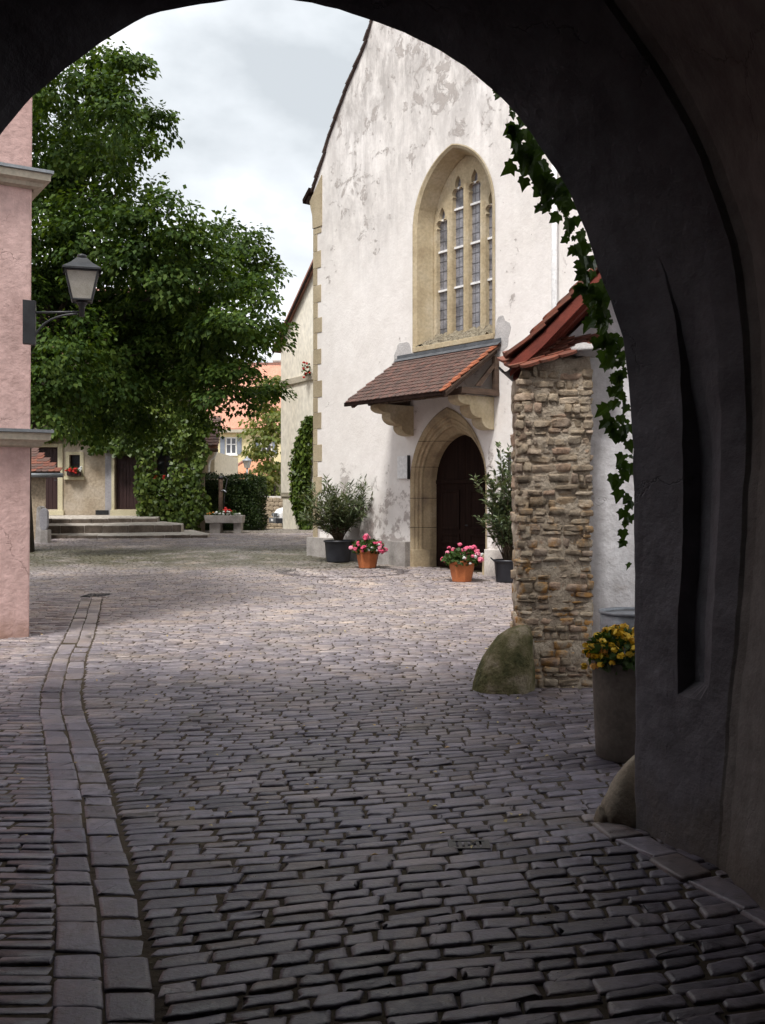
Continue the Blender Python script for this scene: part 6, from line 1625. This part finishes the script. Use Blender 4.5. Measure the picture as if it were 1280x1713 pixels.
# ------------------------------------------------------------------ trees
def tree(name, label, trunk_xy, Ymean, blobs, spray_n, leaf_n, leaf, mat, depth_j, seed, trunk_h, trunk_r, spray_r=.55, droop=.35):
    rs = random.Random(seed); rg = np.random.default_rng(seed)
    z0 = g(trunk_xy[1]); t = thing(name, (trunk_xy[0], trunk_xy[1], z0), label, 'tree')
    base = Vector((trunk_xy[0], trunk_xy[1], z0))
    cs = []
    for b in blobs:
        px_, py_, r_ = b[:3]; Y = Ymean + (b[3] if len(b) > 3 else rs.uniform(-depth_j, depth_j))
        cs.append((at(px_, py_, Y), r_ * Y / F))
    # trunk and limbs
    mb = MB(); top = base + Vector((.2, 0, trunk_h))
    pts = [base + Vector((0, 0, -.1)), base + Vector((.03, .02, trunk_h * .3)), base + Vector((.1, -.05, trunk_h * .65)), top]
    mb.tube(pts, [trunk_r * 1.35, trunk_r, trunk_r * .9, trunk_r * .7], 14); mb.build('trunk', M['trunk'], t, smooth=True)
    for c, r_ in [q for q in cs if q[0].y > Ymean + .8][::2]:
        q0 = base.lerp(top, rs.uniform(.6, 1.0)); mid_ = q0.lerp(c, .5) + Vector((0, 0, .12 * (c - q0).length))
        mb = MB(); mb.tube([((1 - q) ** 2) * q0 + 2 * q * (1 - q) * mid_ + q * q * c for q in np.linspace(0, 1, 7)], [trunk_r * .26 * (1 - .85 * q) for q in np.linspace(0, 1, 7)], 7); mb.build('limb', M['trunk'], t, smooth=True)
    P = []; AX = []; NR = []
    for c, r_ in cs:
        n_s = max(6, int(spray_n * (r_ ** 2)))
        d = unit(rg.normal(0, 1, (n_s, 3))); k = .45 + .60 * rg.random((n_s, 1)) ** .6
        d[:, 1] *= .9
        sc_ = np.array(c) + d * k * r_
        for s_, dd in zip(sc_, d):
            sr = spray_r * rg.uniform(.6, 1.25); n_l = int(leaf_n * (sr / spray_r) ** 2)
            out = np.array([dd[0], dd[1], dd[2] * .35 - droop * .6]); out /= np.linalg.norm(out) + 1e-6
            a = rg.uniform(0, 2 * np.pi, n_l); rr_ = np.sqrt(rg.random(n_l)) * sr
            e1 = unit(np.cross(out, [0, 0, 1.0]) + 1e-6); up = np.cross(e1, out)
            off = out * (rr_ * np.cos(a))[:, None] + e1 * (rr_ * np.sin(a))[:, None] * .8 + up * (rg.normal(0, .09, n_l) - .45 * rr_ ** 2 * .6)[:, None]
            P.append(s_ + off); AX.append(off + out * .25 + np.array([0, 0, -.45]) * sr + rg.normal(0, .18, (n_l, 3))); NR.append(up + rg.normal(0, .38, (n_l, 3)))
    P = np.concatenate(P); AX = np.concatenate(AX); NR = np.concatenate(NR)
    Ln = leaf * rg.uniform(.65, 1.3, len(P))
    leaves('crown', P, AX, NR, Ln, Ln * .75, mat, t, .10)
    return len(P)
big = [(255, 335, 34), (330, 535, 62, 2.8), (285, 510, 60, 3.0), (375, 590, 48, 2.5), (200, 500, 70, 3.0), (240, 560, 70, 3.0), (150, 540, 70, 3.0), (310, 600, 60, 3.0), (110, 470, 60, 3.0), (95, 135, 52), (142, 115, 38), (175, 150, 46), (205, 178, 32), (110, 215, 75), (180, 225, 58), (90, 300, 70), (165, 300, 75), (195, 285, 38), (85, 390, 75), (165, 390, 80), (235, 400, 65), (300, 365, 45), (290, 430, 75), (355, 410, 55), (400, 415, 40), (425, 400, 30), (415, 465, 50), (450, 490, 33), (355, 490, 75), (250, 490, 85), (140, 490, 85), (80, 480, 60), (60, 560, 60), (110, 590, 80), (190, 590, 85), (270, 585, 80), (345, 575, 70), (410, 545, 50), (440, 560, 28), (90, 665, 55), (160, 670, 60), (235, 665, 62), (310, 655, 60), (372, 640, 45), (345, 700, 24), (412, 655, 26), (445, 658, 16), (20, 250, 90), (10, 400, 100), (0, 550, 100), (30, 150, 60), (185, 95, 18), (215, 105, 14), (265, 195, 14), (240, 245, 18)]
nl1 = tree('courtyard_tree', 'large dense green tree rising behind the pink house', (-9.6, 26.5), 26.5, big, 25, 82, .138, M['tree_leaf'], 2.6, 4, 5.0, .38, .54)
pale = [(440, 670, 30), (455, 640, 18), (440, 720, 38), (455, 770, 30), (442, 770, 20), (450, 810, 26), (432, 812, 20), (462, 700, 25)]
nl2 = tree('street_tree', 'yellow green tree in the street between the yellow house and the cream building', (-6.6, 60.0), 60, pale, 9, 55, .26, M['tree_leaf_pale'], 1.0, 9, 2.6, .2, .8)

# ------------------------------------------------------------------ drains in the paving
M['rust'] = pmat('rust', [(0.05, 0.025, 0.016), (0.11, 0.05, 0.03)], 20, 0.9, 60, 0.5, 0.004)
def drain(x, y, w, d, label, nbar, mat=M['iron'], sink=0.0):
    t = thing('drain_grate', (x, y, g(y)), label, 'drain')
    mb = MB(); z = g(y) + .004 - sink
    mb.box((x - w / 2, y - d / 2, z - .03), (x + w / 2, y - d / 2 + .02, z + .008)); mb.box((x - w / 2, y + d / 2 - .02, z - .03), (x + w / 2, y + d / 2, z + .008)); mb.box((x - w / 2, y - d / 2 + .021, z - .03), (x - w / 2 + .02, y + d / 2 - .021, z + .008)); mb.box((x + w / 2 - .02, y - d / 2 + .021, z - .03), (x + w / 2, y + d / 2 - .021, z + .008))
    mb.build('frame', mat, t)
    mb = MB(); mb.box((x - w / 2 + .021, y - d / 2 + .021, z - .03), (x + w / 2 - .021, y + d / 2 - .021, z - .004)); mb.build('sump', M['soil'], t)
    for k in range(nbar):
        xb = x - w / 2 + w * (k + 1) / (nbar + 1); mb = MB(); mb.box((xb - .008, y - d / 2 + .021, z - .01), (xb + .008, y + d / 2 - .021, z + .006)); mb.build('bar', mat, t)
drain(-4.72, 16.75, .36, .55, 'dark drain grate at the far end of the stone gutter', 6)
drain(.40, 4.70, .19, .12, 'small dark iron drain set among the near setts', 6, M['iron'], .006)
